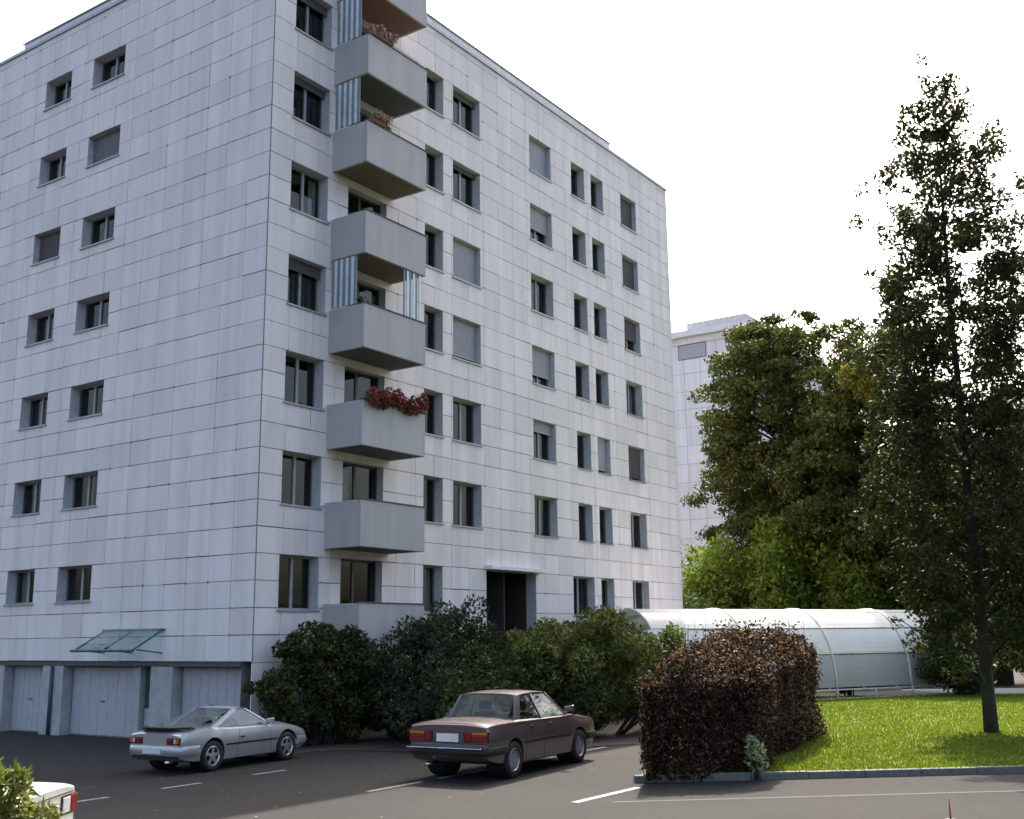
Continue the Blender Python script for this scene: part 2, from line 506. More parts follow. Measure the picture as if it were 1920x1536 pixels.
# planting bed under the shrubs
b = MB()
bed = [(-0.9, -1.85), (0.6, -2.2), (1.5, -4.6), (2.2, -7.9), (4.4, -9.6), (9.5, -9.2), (9.8, -0.05), (0.15, -0.05), (-0.4, -0.3)]
bp_ = [Vector((x, y, 0)) for x, y in bed]
for i_ in range(-5, 51):
    for j_ in range(-50, 1):
        x, y = i_ * .2, j_ * .2
        if point_in(bp_, np.array([x + .1]), np.array([y + .1]))[0]:
            b.quad(*[(px, py, gz(px, py) + .012) for px, py in ((x, y), (x + .2, y), (x + .2, y + .2), (x, y + .2))])
tag(b.build('planting_bed', M['soil']), 'dark soil bed under the shrubs by the facade', kind='structure')

# ------------------------------------------------------------------ apartment building
H = 2.75; WT1 = 4.6
XR, YL = 24.42, 17.0
ZB_L, ZTOP = 1.88, 22.7
wt = lambda r: WT1 + (r - 1) * H
HW_R, HW_L = 1.42, 1.03
bld = empty('apartment_building', (0, 0, 0), label='large white panel-clad apartment block with stacked grey balconies', cat='building')

RC = {'A': (0.81, 2.27), 'C': (6.72, 7.68), 'D': (8.21, 9.76), 'E': (12.92, 14.42), 'F': (15.93, 16.95), 'G': (17.47, 18.47), 'I': (19.97, 21.35)}
LC = {'M': (6.83, 8.48), 'N': (9.66, 11.11)}
DOOR = (3.12, 4.85)
ENT = (9.99, 12.94)
op_R, op_L, wins = [], [], []
for r in range(1, 8):
    for c, (a, d) in RC.items():
        if r == 1 and c in 'DE': continue
        if r == 1 and c == 'F': a, d = 15.43, 16.97
        op_R.append((a, wt(r) - HW_R, d, wt(r))); wins.append(('R', c, r, a, d, wt(r) - HW_R, HW_R))
    op_R.append((DOOR[0], wt(r) - 2.36, DOOR[1], wt(r) + 0.02))
    for c, (a, d) in LC.items():
        op_L.append((a, wt(r) - HW_L, d, wt(r))); wins.append(('L', c, r, a, d, wt(r) - HW_L, HW_L))
op_R.append((ENT[0], 1.2, ENT[1], 4.58))

def toW(f, s, n, z):          # facade coords -> world: s along, n inward
    return (s, n, z) if f == 'R' else (n, s, z)

def wall_mesh(f, s0, s1, z0, z1, ops, n0, n1):
    b = MB()
    ss = sorted({s0, s1} | {o[0] for o in ops} | {o[2] for o in ops}); zs = sorted({z0, z1} | {o[1] for o in ops} | {o[3] for o in ops})
    for i in range(len(ss) - 1):
        for j in range(len(zs) - 1):
            cs, cz = (ss[i] + ss[i + 1]) / 2, (zs[j] + zs[j + 1]) / 2
            if any(o[0] < cs < o[2] and o[1] < cz < o[3] for o in ops): continue
            for n in (n0, n1):
                b.quad(toW(f, ss[i], n, zs[j]), toW(f, ss[i + 1], n, zs[j]), toW(f, ss[i + 1], n, zs[j + 1]), toW(f, ss[i], n, zs[j + 1]))
    return b
def reveal_mesh(w, h, n0=0.004, n1=0.42):      # lining of one opening, local frame of the window
    b = MB(); e = 0.001
    b.quad((e, n0, 0), (e, n1, 0), (e, n1, h), (e, n0, h)); b.quad((w - e, n0, 0), (w - e, n1, 0), (w - e, n1, h), (w - e, n0, h))
    b.quad((e, n0, h - e), (w - e, n0, h - e), (w - e, n1, h - e), (e, n1, h - e)); b.quad((e, n0, e), (w - e, n0, e), (w - e, n1, e), (e, n1, e))
    return b.mesh('reveal', M['reveal_white'], fix=False)
NW0, NW1 = 0.035, 0.42
wall_mesh('R', NW0, XR - 0.035, -0.6, ZTOP, op_R, NW0, NW1).build('wall', M['joint_grey'], bld)
wall_mesh('L', NW0, YL, ZB_L, ZTOP, op_L, NW0, NW1).build('wall', M['joint_grey'], bld)
# far and rear walls, roof, dark inner core
b = MB()
b.quad((XR, 0.0, -0.6), (XR, YL, -0.6), (XR, YL, ZTOP), (XR, 0.0, ZTOP))
b.quad((0, YL, -0.6), (XR, YL, -0.6), (XR, YL, ZTOP), (0, YL, ZTOP))
b.build('rear_wall', M['panel_white'], bld)
MB().box(0.02, 0.02, ZTOP - 0.25, XR - 0.02, YL - 0.02, ZTOP - 0.02).build('roof_slab', M['concrete'], bld)
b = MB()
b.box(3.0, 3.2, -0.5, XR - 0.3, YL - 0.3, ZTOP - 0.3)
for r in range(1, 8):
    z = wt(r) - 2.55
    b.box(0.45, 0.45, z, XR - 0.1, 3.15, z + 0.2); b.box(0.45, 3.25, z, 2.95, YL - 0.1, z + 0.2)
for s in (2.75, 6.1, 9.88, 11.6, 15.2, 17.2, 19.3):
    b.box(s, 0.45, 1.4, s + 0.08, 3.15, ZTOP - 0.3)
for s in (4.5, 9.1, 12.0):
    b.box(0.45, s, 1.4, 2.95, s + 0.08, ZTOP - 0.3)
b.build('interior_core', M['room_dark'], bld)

# --- cladding panels
PW_R, PW_L, PH = XR / 27, YL / 19, H / 4
rows_z = [WT1 + k * PH for k in range(-8, 28)]
rows_z = [z for z in rows_z if z < ZTOP - 0.05]
cells = []
GAP, GAPV = 0.010, 0.006
for f, ncol, pw, zlo, ops in (('R', 27, PW_R, -0.4, op_R), ('L', 19, PW_L, ZB_L, op_L)):
    for i in range(ncol):
        for k, z in enumerate(rows_z):
            z1 = min(z + PH, ZTOP)
            z0 = max(z, zlo)
            if z1 - z0 < 0.15 or (f == 'R' and z1 < 0.6): continue
            s0, s1 = i * pw, (i + 1) * pw
            cells.append((f, s0, s1, z0, z1, [o for o in ops if o[0] < s1 and o[2] > s0 and o[1] < z1 and o[3] > z0]))
def subcells(c):
    f, s0, s1, z0, z1, ops = c
    jr = random.Random(int(s0 * 977 + z0 * 131))
    j = lambda: jr.choice((0.6, 0.8, 1.0, 1.0, 1.5))
    a, d, e, g = s0 + GAPV * j(), s1 - GAPV * j(), z0 + GAP * j(), z1 - GAP * j()
    if not ops: return [(a, e, d, g)]
    ss = sorted({a, d} | {min(max(v, a), d) for o in ops for v in (o[0], o[2])}); zs = sorted({e, g} | {min(max(v, e), g) for o in ops for v in (o[1], o[3])})
    out = []
    for j in range(len(zs) - 1):
        run = None
        for i in range(len(ss) - 1):
            if ss[i + 1] - ss[i] < 0.004 or zs[j + 1] - zs[j] < 0.004: continue
            cs, cz = (ss[i] + ss[i + 1]) / 2, (zs[j] + zs[j + 1]) / 2
            if any(o[0] < cs < o[2] and o[1] < cz < o[3] for o in ops): continue
            out.append((ss[i], zs[j], ss[i + 1], zs[j + 1]))
    return out
def score(c):
    f, s0, s1, z0, z1, ops = c
    p = Vector(toW(f, (s0 + s1) / 2, 0, (z0 + z1) / 2)); d = p - CAM; L = d.length
    v = d.dot(fw); u = d.dot(rt2) / v; w = d.dot(up2) / v
    if abs(u) > 0.47 or abs(w) > 0.38: return 0
    if f == 'R' and z1 < 3.2: return 0
    return abs(d.y if f == 'R' else d.x) / L ** 3 * (0.6 if ops else 1)
cells.sort(key=score, reverse=True)
unit = {}
unit['R'] = MB().box(-0.5, 0, -0.5, 0.5, 0.03, 0.5).mesh('panel', M['panel_white'])
unit['L'] = MB().box(0, -0.5, -0.5, 0.03, 0.5, 0.5).mesh('panel', M['panel_white'])
cnt = 0; rest = MB()
for c in cells:
    sc = subcells(c); f = c[0]
    if not sc: continue
    if cnt < 300 and len(sc) >= 1:
        cnt += 1
        pr = random.uniform(-0.004, 0.004)
        if not c[5]:
            a, e, d, g = sc[0]
            loc = toW(f, (a + d) / 2, pr, (e + g) / 2)
            o = obj('panel', unit[f], bld, loc, (random.gauss(0, .0012), random.gauss(0, .0012), random.gauss(0, .0022)),
                    (d - a, 1, g - e) if f == 'R' else (1, d - a, g - e))
        else:
            b = MB()
            for a, e, d, g in sc:
                q0, q1 = toW(f, a, pr, e), toW(f, d, 0.03, g); b.box(*q0, *q1)
            b.build('panel', M['panel_white'], bld)
    else:
        pr = random.uniform(-0.004, 0.004)
        for a, e, d, g in sc:
            q0, q1 = toW(f, a, pr, e), toW(f, d, 0.03, g); rest.box(*q0, *q1)
o = rest.build('panel', M['panel_white'], bld, fix=False); o["kind"] = 'stuff'

# dark plugs and drain holes at the joint crossings
pb = MB(); pr_ = random.Random(5)
for c in cells:
    f, s0, s1, z0, z1, ops = c
    if ops or score(c) <= 0 or pr_.random() > 0.34: continue
    w = pr_.uniform(.018, .04); h_ = pr_.uniform(.016, .03)
    if s0 < .2: continue
    q0, q1 = toW(f, s0 - w, -0.006, z0 - h_), toW(f, s0 + w, 0.02, z0 + h_); pb.box(*q0, *q1)
o = pb.build('joint_plugs', M['joint_dark'], bld, fix=False); o['kind'] = 'stuff'

# --- windows
frame_cache = {}
def win_mesh(w, h, two):
    key = (round(w, 2), round(h, 2), two)
    if key in frame_cache: return frame_cache[key]
    fr = MB(); y0, y1 = 0.29, 0.36; t = 0.055
    fr.box(0, y0, 0, t, y1, h); fr.box(w - t, y0, 0, w, y1, h); fr.box(t, y0, 0, w - t, y1, t); fr.box(t, y0, h - t, w - t, y1, h)
    panes = []
    if two:
        fr.box(w / 2 - 0.045, y0 - 0.01, t, w / 2 + 0.045, y1, h - t)
        panes = [(t, w / 2 - 0.045), (w / 2 + 0.045, w - t)]
    else:
        panes = [(t, w - t)]
    pm = [MB().box(a, 0.318, t, d, 0.326, h - t).mesh('pane', M['window_glass']) for a, d in panes]
    sl = MB().box(-0.04, -0.05, -0.045, w + 0.04, 0.30, 0.0).mesh('sill', M['sill_metal'])
    frame_cache[key] = (fr.mesh('window', M['frame_white']), pm, sl, reveal_mesh(w, h))
    return frame_cache[key]
def wavy(x0, x1, z0, z1, y, amp, n, mat, name, parent):
    b = MB(); k = max(8, int((x1 - x0) / 0.035))
    pts = [(x0 + (x1 - x0) * i / k, y + amp * math.sin(i * 1.35) + amp * 0.4 * math.sin(i * 0.6 + x0)) for i in range(k + 1)]
    b.v = [(px, py, z0) for px, py in pts] + [(px, py, z1) for px, py in pts]
    b.f = [(i, i + 1, k + 2 + i, k + 1 + i) for i in range(k)]
    return b.build(name, mat, parent, smooth=True)
BL = {('R', 'D', 5): ('blind_grey', .93), ('R', 'D', 4): ('blind_grey', .90), ('R', 'E', 7): ('blind_grey', .97), ('R', 'E', 6): ('blind_grey', .62),
      ('R', 'E', 4): ('blind_grey', .72), ('R', 'E', 3): ('blind_grey', .28), ('L', 'M', 6): ('blind_dark', .96), ('L', 'N', 5): ('blind_brown', .96),
      ('R', 'I', 7): ('blind_brown', .95), ('R', 'I', 6): ('blind_brown', .85), ('R', 'I', 3): ('blind_brown', .9), ('R', 'I', 5): ('blind_brown', .6), ('R', 'A', 4): ('blind_brown', .22),
      ('R', 'G', 3): ('blind_grey', .9), ('R', 'A', 6): ('blind_brown', .14), ('R', 'D', 7): ('blind_brown', .15), ('R', 'D', 6): ('blind_brown', .12), ('R', 'A', 7): ('blind_brown', .2)}
CU = {('R', 'D', 7): [(0.04, .42, 'curtain')], ('R', 'D', 6): [(0.04, .42, 'curtain')], ('R', 'A', 5): [(0.03, .2, 'curtain'), (.8, .97, 'curtain')], ('R', 'E', 2): [(.05, .6, 'curtain_dark')],
      ('R', 'E', 5): [(0.02, .3, 'curtain')], ('R', 'A', 1): [(.04, .96, 'curtain_dark')], ('R', 'A', 4): [(.05, .95, 'curtain_dark')], ('R', 'C', 1): [(.3, .95, 'curtain')],
      ('L', 'M', 1): [(.03, .97, 'curtain_dark')], ('L', 'N', 1): [(.03, .35, 'curtain'), (.7, .97, 'curtain_dark')], ('L', 'M', 5): [(.6, .97, 'curtain_dark')], ('L', 'N', 6): [(.45, .6, 'curtain')],
      ('L', 'M', 2): [(.35, .5, 'curtain')], ('R', 'I', 2): [(.05, .4, 'curtain_dark')], ('R', 'I', 4): [(.5, .95, 'curtain')], ('R', 'F', 1): [(.04, .96, 'curtain_dark')], ('R', 'G', 1): [(.4, .96, 'curtain')],
      ('R', 'A', 7): [(.0, .3, 'curtain_dark')], ('L', 'N', 3): [(.0, .3, 'curtain_dark')]}
for f, c, r, a, d, z0, h in wins:
    w = d - a
    fm, pm, sl, rv = win_mesh(w, h, w > 1.2)
    loc = (a, 0, z0) if f == 'R' else (0, d, z0)
    W = obj('window', fm, bld, loc, (0, 0, 0) if f == 'R' else (0, 0, R(-90)))
    for q in pm: obj('pane', q, W)
    obj('sill', sl, W); obj('reveal', rv, W)
    bl = BL.get((f, c, r))
    if bl:
        b = MB(); zb = h * (1 - bl[1]); z = h - 0.02; k = 0
        while z - 0.055 > zb:
            yo = 0.20
            b.hexa([(0.03, yo + .016, z - 0.055), (w - .03, yo + .016, z - .055), (w - .03, yo + .03, z - .055), (.03, yo + .03, z - .055),
                    (0.03, yo, z - .006), (w - .03, yo, z - .006), (w - .03, yo + .014, z - .006), (.03, yo + .014, z - .006)])
            z -= 0.058
        b.box(0.02, 0.195, z - 0.03, w - 0.02, 0.235, z)
        b.build('roller_blind', M[bl[0]], W)
    for q0, q1, cm in CU.get((f, c, r), []):
        wavy(w * q0, w * q1, 0.03, h - 0.05, 0.50, 0.025, 1, M[cm], 'curtain', W)

# --- balcony doors and balconies
BX0, BX1, BD = 2.45, 5.12, 1.32
def fr_mesh_door():
    fr = MB(); w = DOOR[1] - DOOR[0]; h = 2.38; t = 0.06
    fr.box(0, .25, 0, t, .32, h); fr.box(w - t, .25, 0, w, .32, h); fr.box(t, .25, h - t, w - t, .32, h); fr.box(t, .25, 0, w - t, .32, 0.12)
    fr.box(w * .42, .25, .12, w * .42 + .09, .32, h - t)
    return fr.mesh('balcony_door', M['frame_dark'])
dm = fr_mesh_door()
drv = reveal_mesh(DOOR[1] - DOOR[0], 2.38)
dw = DOOR[1] - DOOR[0]
dp = [MB().box(.06, .28, .12, dw * .42, .288, 2.32).mesh('pane', M['window_glass']), MB().box(dw * .42 + .09, .28, .12, dw - .06, .288, 2.32).mesh('pane', M['window_glass'])]
SCREEN = {4, 6, 7}
for r in range(1, 8):
    D = obj('balcony_door', dm, bld, (DOOR[0], 0, wt(r) - 2.36))
    for q in dp: obj('pane', q, D)
    obj('reveal', drv, D)
    if r in (2, 4):
        for q0 in ((.1, .4) if r == 2 else (.62, .97),):
            wavy(dw * q0[0], dw * q0[1], .1, 2.2, .42, .03, 1, M['curtain'], 'curtain', D)
for r in range(1, 9):
    zf = wt(r) - 2.52; zt = wt(r) - 1.26
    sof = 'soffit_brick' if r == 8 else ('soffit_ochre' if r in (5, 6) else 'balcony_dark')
    b = MB().box(0, -BD + 0.07, 0, BX1 - BX0, 0.0, 0.17)
    B = b.build('balcony', M['concrete'], bld, loc=(BX0, 0, zf + 0.03))
    L = BX1 - BX0; zz = zt - zf - .03
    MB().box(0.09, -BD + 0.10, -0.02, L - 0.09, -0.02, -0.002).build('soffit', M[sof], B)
    o = MB().box(-0.02, -BD - 0.02, -0.03, L + 0.02, -BD + 0.07, zz).build('front_parapet', M['balcony_grey'], B); bevel(o, .012)
    o = MB().box(-0.02, -BD + 0.072, -0.03, 0.07, -0.005, zz).build('side_parapet', M['balcony_grey'], B); bevel(o, .012)
    o = MB().box(L - 0.07, -BD + 0.072, -0.03, L + 0.02, -0.005, zz).build('side_parapet', M['balcony_grey'], B); bevel(o, .012)
    MB().box(-0.04, -BD - 0.04, zz + .002, L + 0.04, -BD + 0.09, zz + 0.035).build('hand_rail', M['balcony_dark'], B)
    if r in (2, 3):   # row of thin railing posts carrying the rail
        pass
    if r in SCREEN:
        zs0 = zz + 0.05; zs1 = H - 0.06
        n = 9; wy = (BD - 0.36) / n
        for i in range(n):
            y = -0.06 - i * wy
            MB().box(0.0, y - wy * 0.92, zs0, 0.03, y, zs1).build('screen_slat', M['slat_white' if i % 2 else 'slat_blue'], B)
    if r == 4:
        for i in range(6):
            x = L - 0.95 + i * 0.14
            MB().box(x, -BD + 0.02, zz + .05, x + (0.10 if i % 2 else .06), -BD + 0.04, H - 0.06).build('screen_slat', M['slat_white' if i % 2 else 'slat_blue'], B)

# --- entrance recess
b = MB()
x0, x1 = ENT
b.quad((x0 + .02, NW1, 1.2), (x0 + .02, 2.6, 1.2), (x0 + .02, 2.6, 4.56), (x0 + .02, NW1, 4.56))
b.quad((x1 - .02, NW1, 1.2), (x1 - .02, 2.6, 1.2), (x1 - .02, 2.6, 4.56), (x1 - .02, NW1, 4.56))
b.quad((x0, 2.6, 1.2), (x1, 2.6, 1.2), (x1, 2.6, 4.56), (x0, 2.6, 4.56))
b.quad((x0, NW1, 4.55), (x1, NW1, 4.55), (x1, 2.6, 4.55), (x0, 2.6, 4.55))
b.quad((x0, NW0, 1.25), (x1, NW0, 1.25), (x1, 2.6, 1.25), (x0, 2.6, 1.25))
er = b.build('entrance_recess', M['wood_brown'], bld)
obj('reveal', reveal_mesh(x1 - x0, 3.38), er, (x0, 0, 1.2))
o = MB().box(x0 - 0.05, -0.28, 4.60, x1 + 0.2, 0.0, 4.74).build('entrance_canopy', M['white_metal'], bld); bevel(o, .01)
E_ = MB().box(x0 + 0.9, 2.50, 1.3, x0 + 1.9, 2.56, 3.4).build('entrance_door', M['frame_dark'], bld)
MB().box(x0 + 1.0, 2.485, 2.0, x0 + 1.8, 2.495, 3.25).build('pane', M['window_glass'], E_)

# --- roof edge and attic
b = MB()
b.box(-0.05, -0.05, ZTOP, XR + 0.05, 0.35, ZTOP + 0.11); b.box(-0.05, 0.352, ZTOP, 0.35, YL, ZTOP + 0.11)
o = b.build('roof_coping', M['sill_metal'], bld)
b = MB(); AX, AY, AZ = 19.9, 13.4, 23.5
b.box(0.45, 0.45, ZTOP, AX, AY, AZ - 0.05)
b.build('attic_wall', M['joint_grey'], bld)
n = 19
for i in range(n):
    w = (AX - 0.45) / n
    MB().box(0.45 + i * w + .012, 0.40, ZTOP + .12, 0.45 + (i + 1) * w - .012, 0.445, AZ - 0.08).build('attic_panel', M['panel_white'], bld)
n = 13
for i in range(n):
    w = (AY - 0.45) / n
    MB().box(0.40, 0.45 + i * w + .012, ZTOP + .12, 0.445, 0.45 + (i + 1) * w - .012, AZ - 0.08).build('attic_panel', M['panel_white'], bld)
MB().box(0.36, 0.36, AZ - 0.048, AX + .05, AY + .05, AZ).build('attic_coping', M['blind_grey'], bld)

# --- garage storey under the gable
GX = 0.40
b = MB()
b.box(GX + 0.06, 0.45, -0.7, GX + 0.3, YL, ZB_L)                                   # back wall
b.build('garage_wall', M['concrete'], bld)
MB().box(0.04, 0.45, ZB_L - 0.13, GX + 0.06, YL, ZB_L - 0.005).build('soffit_beam', M['balcony_dark'], bld)
for (y0, y1) in ((7.95, 8.95), (3.1, 4.0), (10.95, 11.6), (0.45, 0.62), (4.62, 4.95)):
    o = MB().box(0.05 if y1 - y0 > .5 else .2, y0, -0.7, GX + 0.055, y1, ZB_L - 0.135).build('garage_pier', M['concrete'], bld); bevel(o, .01)
for (y0, y1) in ((9.0, 10.92), (5.0, 7.9), (0.65, 3.05), (11.65, 14.4)):
    G = MB().box(GX, y0, -0.28, GX + 0.05, y1, ZB_L - 0.14).build('garage_door', M['joint_grey'], bld)
    n = 7; w = (y1 - y0) / n
    for i in range(n):
        MB().box(GX - 0.022, y0 + i * w + .006, -0.16, GX - 0.002, y0 + (i + 1) * w - .006, ZB_L - .17).build('door_board', M['garage_white'], G)
    MB().box(GX - 0.05, (y0 + y1) / 2 - .08, 0.75, GX - 0.024, (y0 + y1) / 2 + .08, 0.78).build('handle', M['frame_dark'], G)
o = MB().box(GX - 0.02, 4.02, -0.25, GX + 0.05, 4.60, ZB_L - 0.14).build('passage_door', M['door_teal'], bld)
MB().box(GX - 0.045, 4.06, -0.22, GX - 0.022, 4.56, 0.62).build('door_board', M['garage_white'], o)
MB().tube([(0.0, 8.42, -0.3), (0.0, 8.42, ZB_L - 0.14)], 0.055, 10).build('drain_pipe', M['door_teal'], bld, smooth=True)
# glass canopy above the passage
C = MB()
y0, y1 = 3.5, 6.0
for y in (y0, (y0 + y1) / 2, y1):
    C.tube([(0.0, y, 2.72), (-1.0, y - 0.05, 2.18)], 0.03, 6)
    C.tube([(0.0, y, 2.10), (-0.85, y - 0.04, 2.20)], 0.018, 6)
C.tube([(-1.0, y0 - .1, 2.18), (-1.0, y1 + .1, 2.18)], 0.04, 6); C.tube([(-0.02, y0 - .1, 2.72), (-0.02, y1 + .1, 2.72)], 0.03, 6)
K = C.build('glass_canopy', M['steel_teal'], bld)
for a, d in ((y0, (y0 + y1) / 2), ((y0 + y1) / 2, y1)):
    MB().hexa([(-1.02, a + .04, 2.205), (-1.02, d - .04, 2.205), (-0.01, d - .04, 2.75), (-0.01, a + .04, 2.75),
               (-1.02, a + .04, 2.217), (-1.02, d - .04, 2.217), (-0.01, d - .04, 2.762), (-0.01, a + .04, 2.762)]).build('pane', M['canopy_glass'], K)
# small dark box on the far corner
o = MB().box(XR + 0.002, 0.3, 10.55, XR + 0.5, 0.75, 11.1).build('wall_box', M['frame_dark'], bld); bevel(o, .03)
# corner strip
MB().box(-0.008, -0.008, ZB_L, 0.014, 0.014, ZTOP - .01).build('corner_profile', M['joint_grey'], bld)

# ------------------------------------------------------------------ far building
FX, FY0, FY1 = 54.0, 8.3, 24.0
far = empty('apartment_building', (FX, FY0, 0), label='distant white block standing between main building and trees', cat='building')
b = MB(); b.box(0.05, 0.05, -0.5, 18, FY1 - FY0, 24.3); b.build('wall', M['joint_grey'], far)
wins_f = [(1.2 + 4.6 * k, 22.6, 3.2 + 4.6 * k, 23.7) for k in range(3)] + [(5.2, 4.0 + 2.75 * k, 6.4, 5.3 + 2.75 * k) for k in range(6)]
wins_f[0] = (3.4, 22.7, 5.6, 23.75); wins_f[1] = (6.9, 22.7, 7.8, 23.75)
fp = MB().box(0, -0.5, -0.5, 0.045, 0.5, 0.5).mesh('panel', M['far_white'])
pw, ph = 1.31, 1.36
for i in range(12):
    for k in range(18):
        a0, e0 = i * pw, k * ph - 0.2; a1, e1 = a0 + pw, e0 + ph
        if e1 < 3.5: continue
        o = obj('panel', fp, far, (0.0, (a0 + a1) / 2, (e0 + e1) / 2), None, (1, pw - .025, ph - .025))
for a, e, d, g in wins_f[:2]:
    W = MB().box(-0.02, a - .05, e - .05, 0.02, d + .05, g + .05).build('window', M['frame_dark'], far)
    MB().box(-0.035, a, e, -0.022, d, g).build('pane', M['blind_grey'], W)
MB().box(-0.5, -0.2, 24.3, 18.2, FY1 - FY0, 24.75).build('roof', M['far_white'], far)
MB().box(1.6, 0.8, 24.75, 12, 5.6, 25.9).build('roof_house', M['concrete'], far)
MB().box(-0.12, 0.2, 23.8, -0.002, FY1 - FY0, 24.28).build('fascia', M['far_white'], far)
b = MB(); b.quad((0.05, 0.0, -0.5), (18, 0.0, -0.5), (18, 0.0, 24.3), (0.05, 0.0, 24.3)); b.build('side_wall', M['far_white'], far)

# ------------------------------------------------------------------ barrel vaulted shelter
s_a, s_b = grd(3.9, 39.6), grd(17.4, 47.0)
SL = (s_b - s_a).length
base = s_a
sh = empty('barrel_shelter', (base.x, base.y, 0), math.atan2((s_b - s_a).y, (s_b - s_a).x), label='long white barrel-vaulted shelter behind the lawn', cat='shelter')
# local x along the axis, y away from the viewer
SR, SH = 2.15, 3.35
def arch(t, o=0.0):       # t 0..1 from front foot over the top
    a = math.pi * t
    e = 0.9
    cx = -math.copysign(abs(math.cos(a)) ** e, math.cos(a)); sz = abs(math.sin(a)) ** e
    return (cx * (SR + o), 0.42 + sz * (SH - 0.42 + o))
NB = 4; ts = [0, .13, .26, .40, .60, .74, .87, 1.0]
for bay in range(NB):
    xa, xb = bay * SL / NB + .05, (bay + 1) * SL / NB - .05
    for k in range(len(ts) - 1):
        b = MB(); n = 5; pts = []
        for i in range(n + 1):
            t = ts[k] + 0.006 + (ts[k + 1] - ts[k] - 0.012) * i / n
            pts.append((arch(t), arch(t, -0.03)))
        for i in range(n):
            (y0, z0), (i0, j0) = pts[i]; (y1, z1), (i1, j1) = pts[i + 1]
            b.hexa([(xa, y0, z0), (xb, y0, z0), (xb, i0, j0), (xa, i0, j0), (xa, y1, z1), (xb, y1, z1), (xb, i1, j1), (xa, i1, j1)])
        lowp = k in (0, 1, 5, 6)
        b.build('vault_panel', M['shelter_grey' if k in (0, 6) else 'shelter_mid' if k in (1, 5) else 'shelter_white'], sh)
for i in range(NB + 1):
    x = i * SL / NB
    pth = [(x, *arch(t, 0.02)) for t in np.linspace(0, 1, 25)]
    MB().tube([(q[0], q[1], q[2]) for q in pth], 0.03, 6).build('rib', M['shelter_white'], sh, smooth=True)
for i in range(2 * NB + 1):
    for y in (-SR - .02, SR + .02):
        MB().tube([(i * SL / NB / 2, y, 0.0), (i * SL / NB / 2, y, 0.44)], 0.04, 8).build('post', M['steel_grey'], sh, smooth=True)
for t in (0.0, 0.13, 0.26, 1.0):
    y, z = arch(t, 0.02)
    MB().tube([(0, y, z), (SL, y, z)], 0.022, 6).build('rail', M['shelter_mid'], sh, smooth=True)
MB().box(-0.1, -SR - 0.15, -0.05, SL + 0.1, -SR + 0.15, 0.12).build('plinth', M['concrete'], sh)
MB().box(-0.1, SR - 0.15, -0.05, SL + 0.1, SR + 0.15, 0.12).build('plinth', M['concrete'], sh)
for x, nm in ((-0.0, 'gable_pane'), (SL, 'gable_pane')):
    b = MB(); P = [arch(t, -.03) for t in np.linspace(0, 1, 25)]
    for sgn in (-1, 1):
        Q = [p for p in P if p[0] * sgn >= -1e-6]
        if sgn > 0: Q = Q
        b2 = MB(); mid = [(x, 0.03 * sgn, 0.1)] + [(x, p[0] + (0.03 * sgn if abs(p[0]) < 1e-6 else 0), p[1]) for p in Q] + ([(x, 0.03 * sgn, P[12][1])] if sgn < 0 else [])
        b2.poly([(x, p[0], p[1]) for p in Q] + ([(x, 0.0, 0.42)]))
        b2.build(nm, M['shelter_glass'], sh, fix=False)
# glazed lean-out hood at the left end
hood = MB()
for i in range(25):
    pass
hp0 = [(0.0, *arch(t, .02)) for t in np.linspace(0, 1, 21)]; hp1 = [(-1.25, arch(t)[0] * .96, arch(t)[1] * .86) for t in np.linspace(0, 1, 21)]
b = MB()
for i in range(20):
    b.quad(hp0[i], hp0[i + 1], hp1[i + 1], hp1[i])
hd = b.build('glazed_hood', M['shelter_glass'], sh, smooth=True)
MB().tube(hp1, 0.04, 6).build('rib', M['white_metal'], hd, smooth=True)
for i in (0, 5, 10, 15, 20):
    MB().tube([hp0[i], hp1[i]], 0.025, 6).build('bar', M['white_metal'], hd, smooth=True)

# ------------------------------------------------------------------ foliage
def leaf_cloud(centers, radii, n, size, rng, aspect=0.5, upbias=0.25, hollow=0.0, weights=None, long=1.0, droop=0.0):
    centers = np.asarray(centers, float); radii = np.asarray(radii, float)
    if radii.ndim == 1: radii = np.repeat(radii[:, None], 3, 1)
    if weights is None: weights = radii.prod(1) ** (2 / 3)
    p = weights / weights.sum()
    k = rng.choice(len(centers), n, p=p)
    d = rng.normal(size=(n, 3)); d /= np.linalg.norm(d, axis=1)[:, None]
    r = (hollow + (1 - hollow) * rng.random(n)) ** 0.5
    P = centers[k] + d * radii[k] * r[:, None]
    a = rng.normal(size=(n, 3)) + d * 0.5; a[:, 2] -= droop; a /= np.linalg.norm(a, axis=1)[:, None]
    nn = rng.normal(size=(n, 3)) * 0.8 + d * 0.5; nn[:, 2] += upbias
    bb = np.cross(nn, a); bb /= np.linalg.norm(bb, axis=1)[:, None] + 1e-9
    s = size * (0.6 + 0.8 * rng.random(n))[:, None]
    A, B = a * s * long, bb * s * aspect
    nrm = np.cross(A, B); nrm /= np.linalg.norm(nrm, axis=1)[:, None] + 1e-9
    V = np.stack([P - A * .5, P + B * .5 - A * .05, P + A * .5 + nrm * s * 0.12, P - B * .5 - A * .05], 1)
    return V.reshape(-1, 3)

def foliage(name, V, mat, parent):
    return obj(name, raw_mesh(name, V, None, mat, 4), parent)

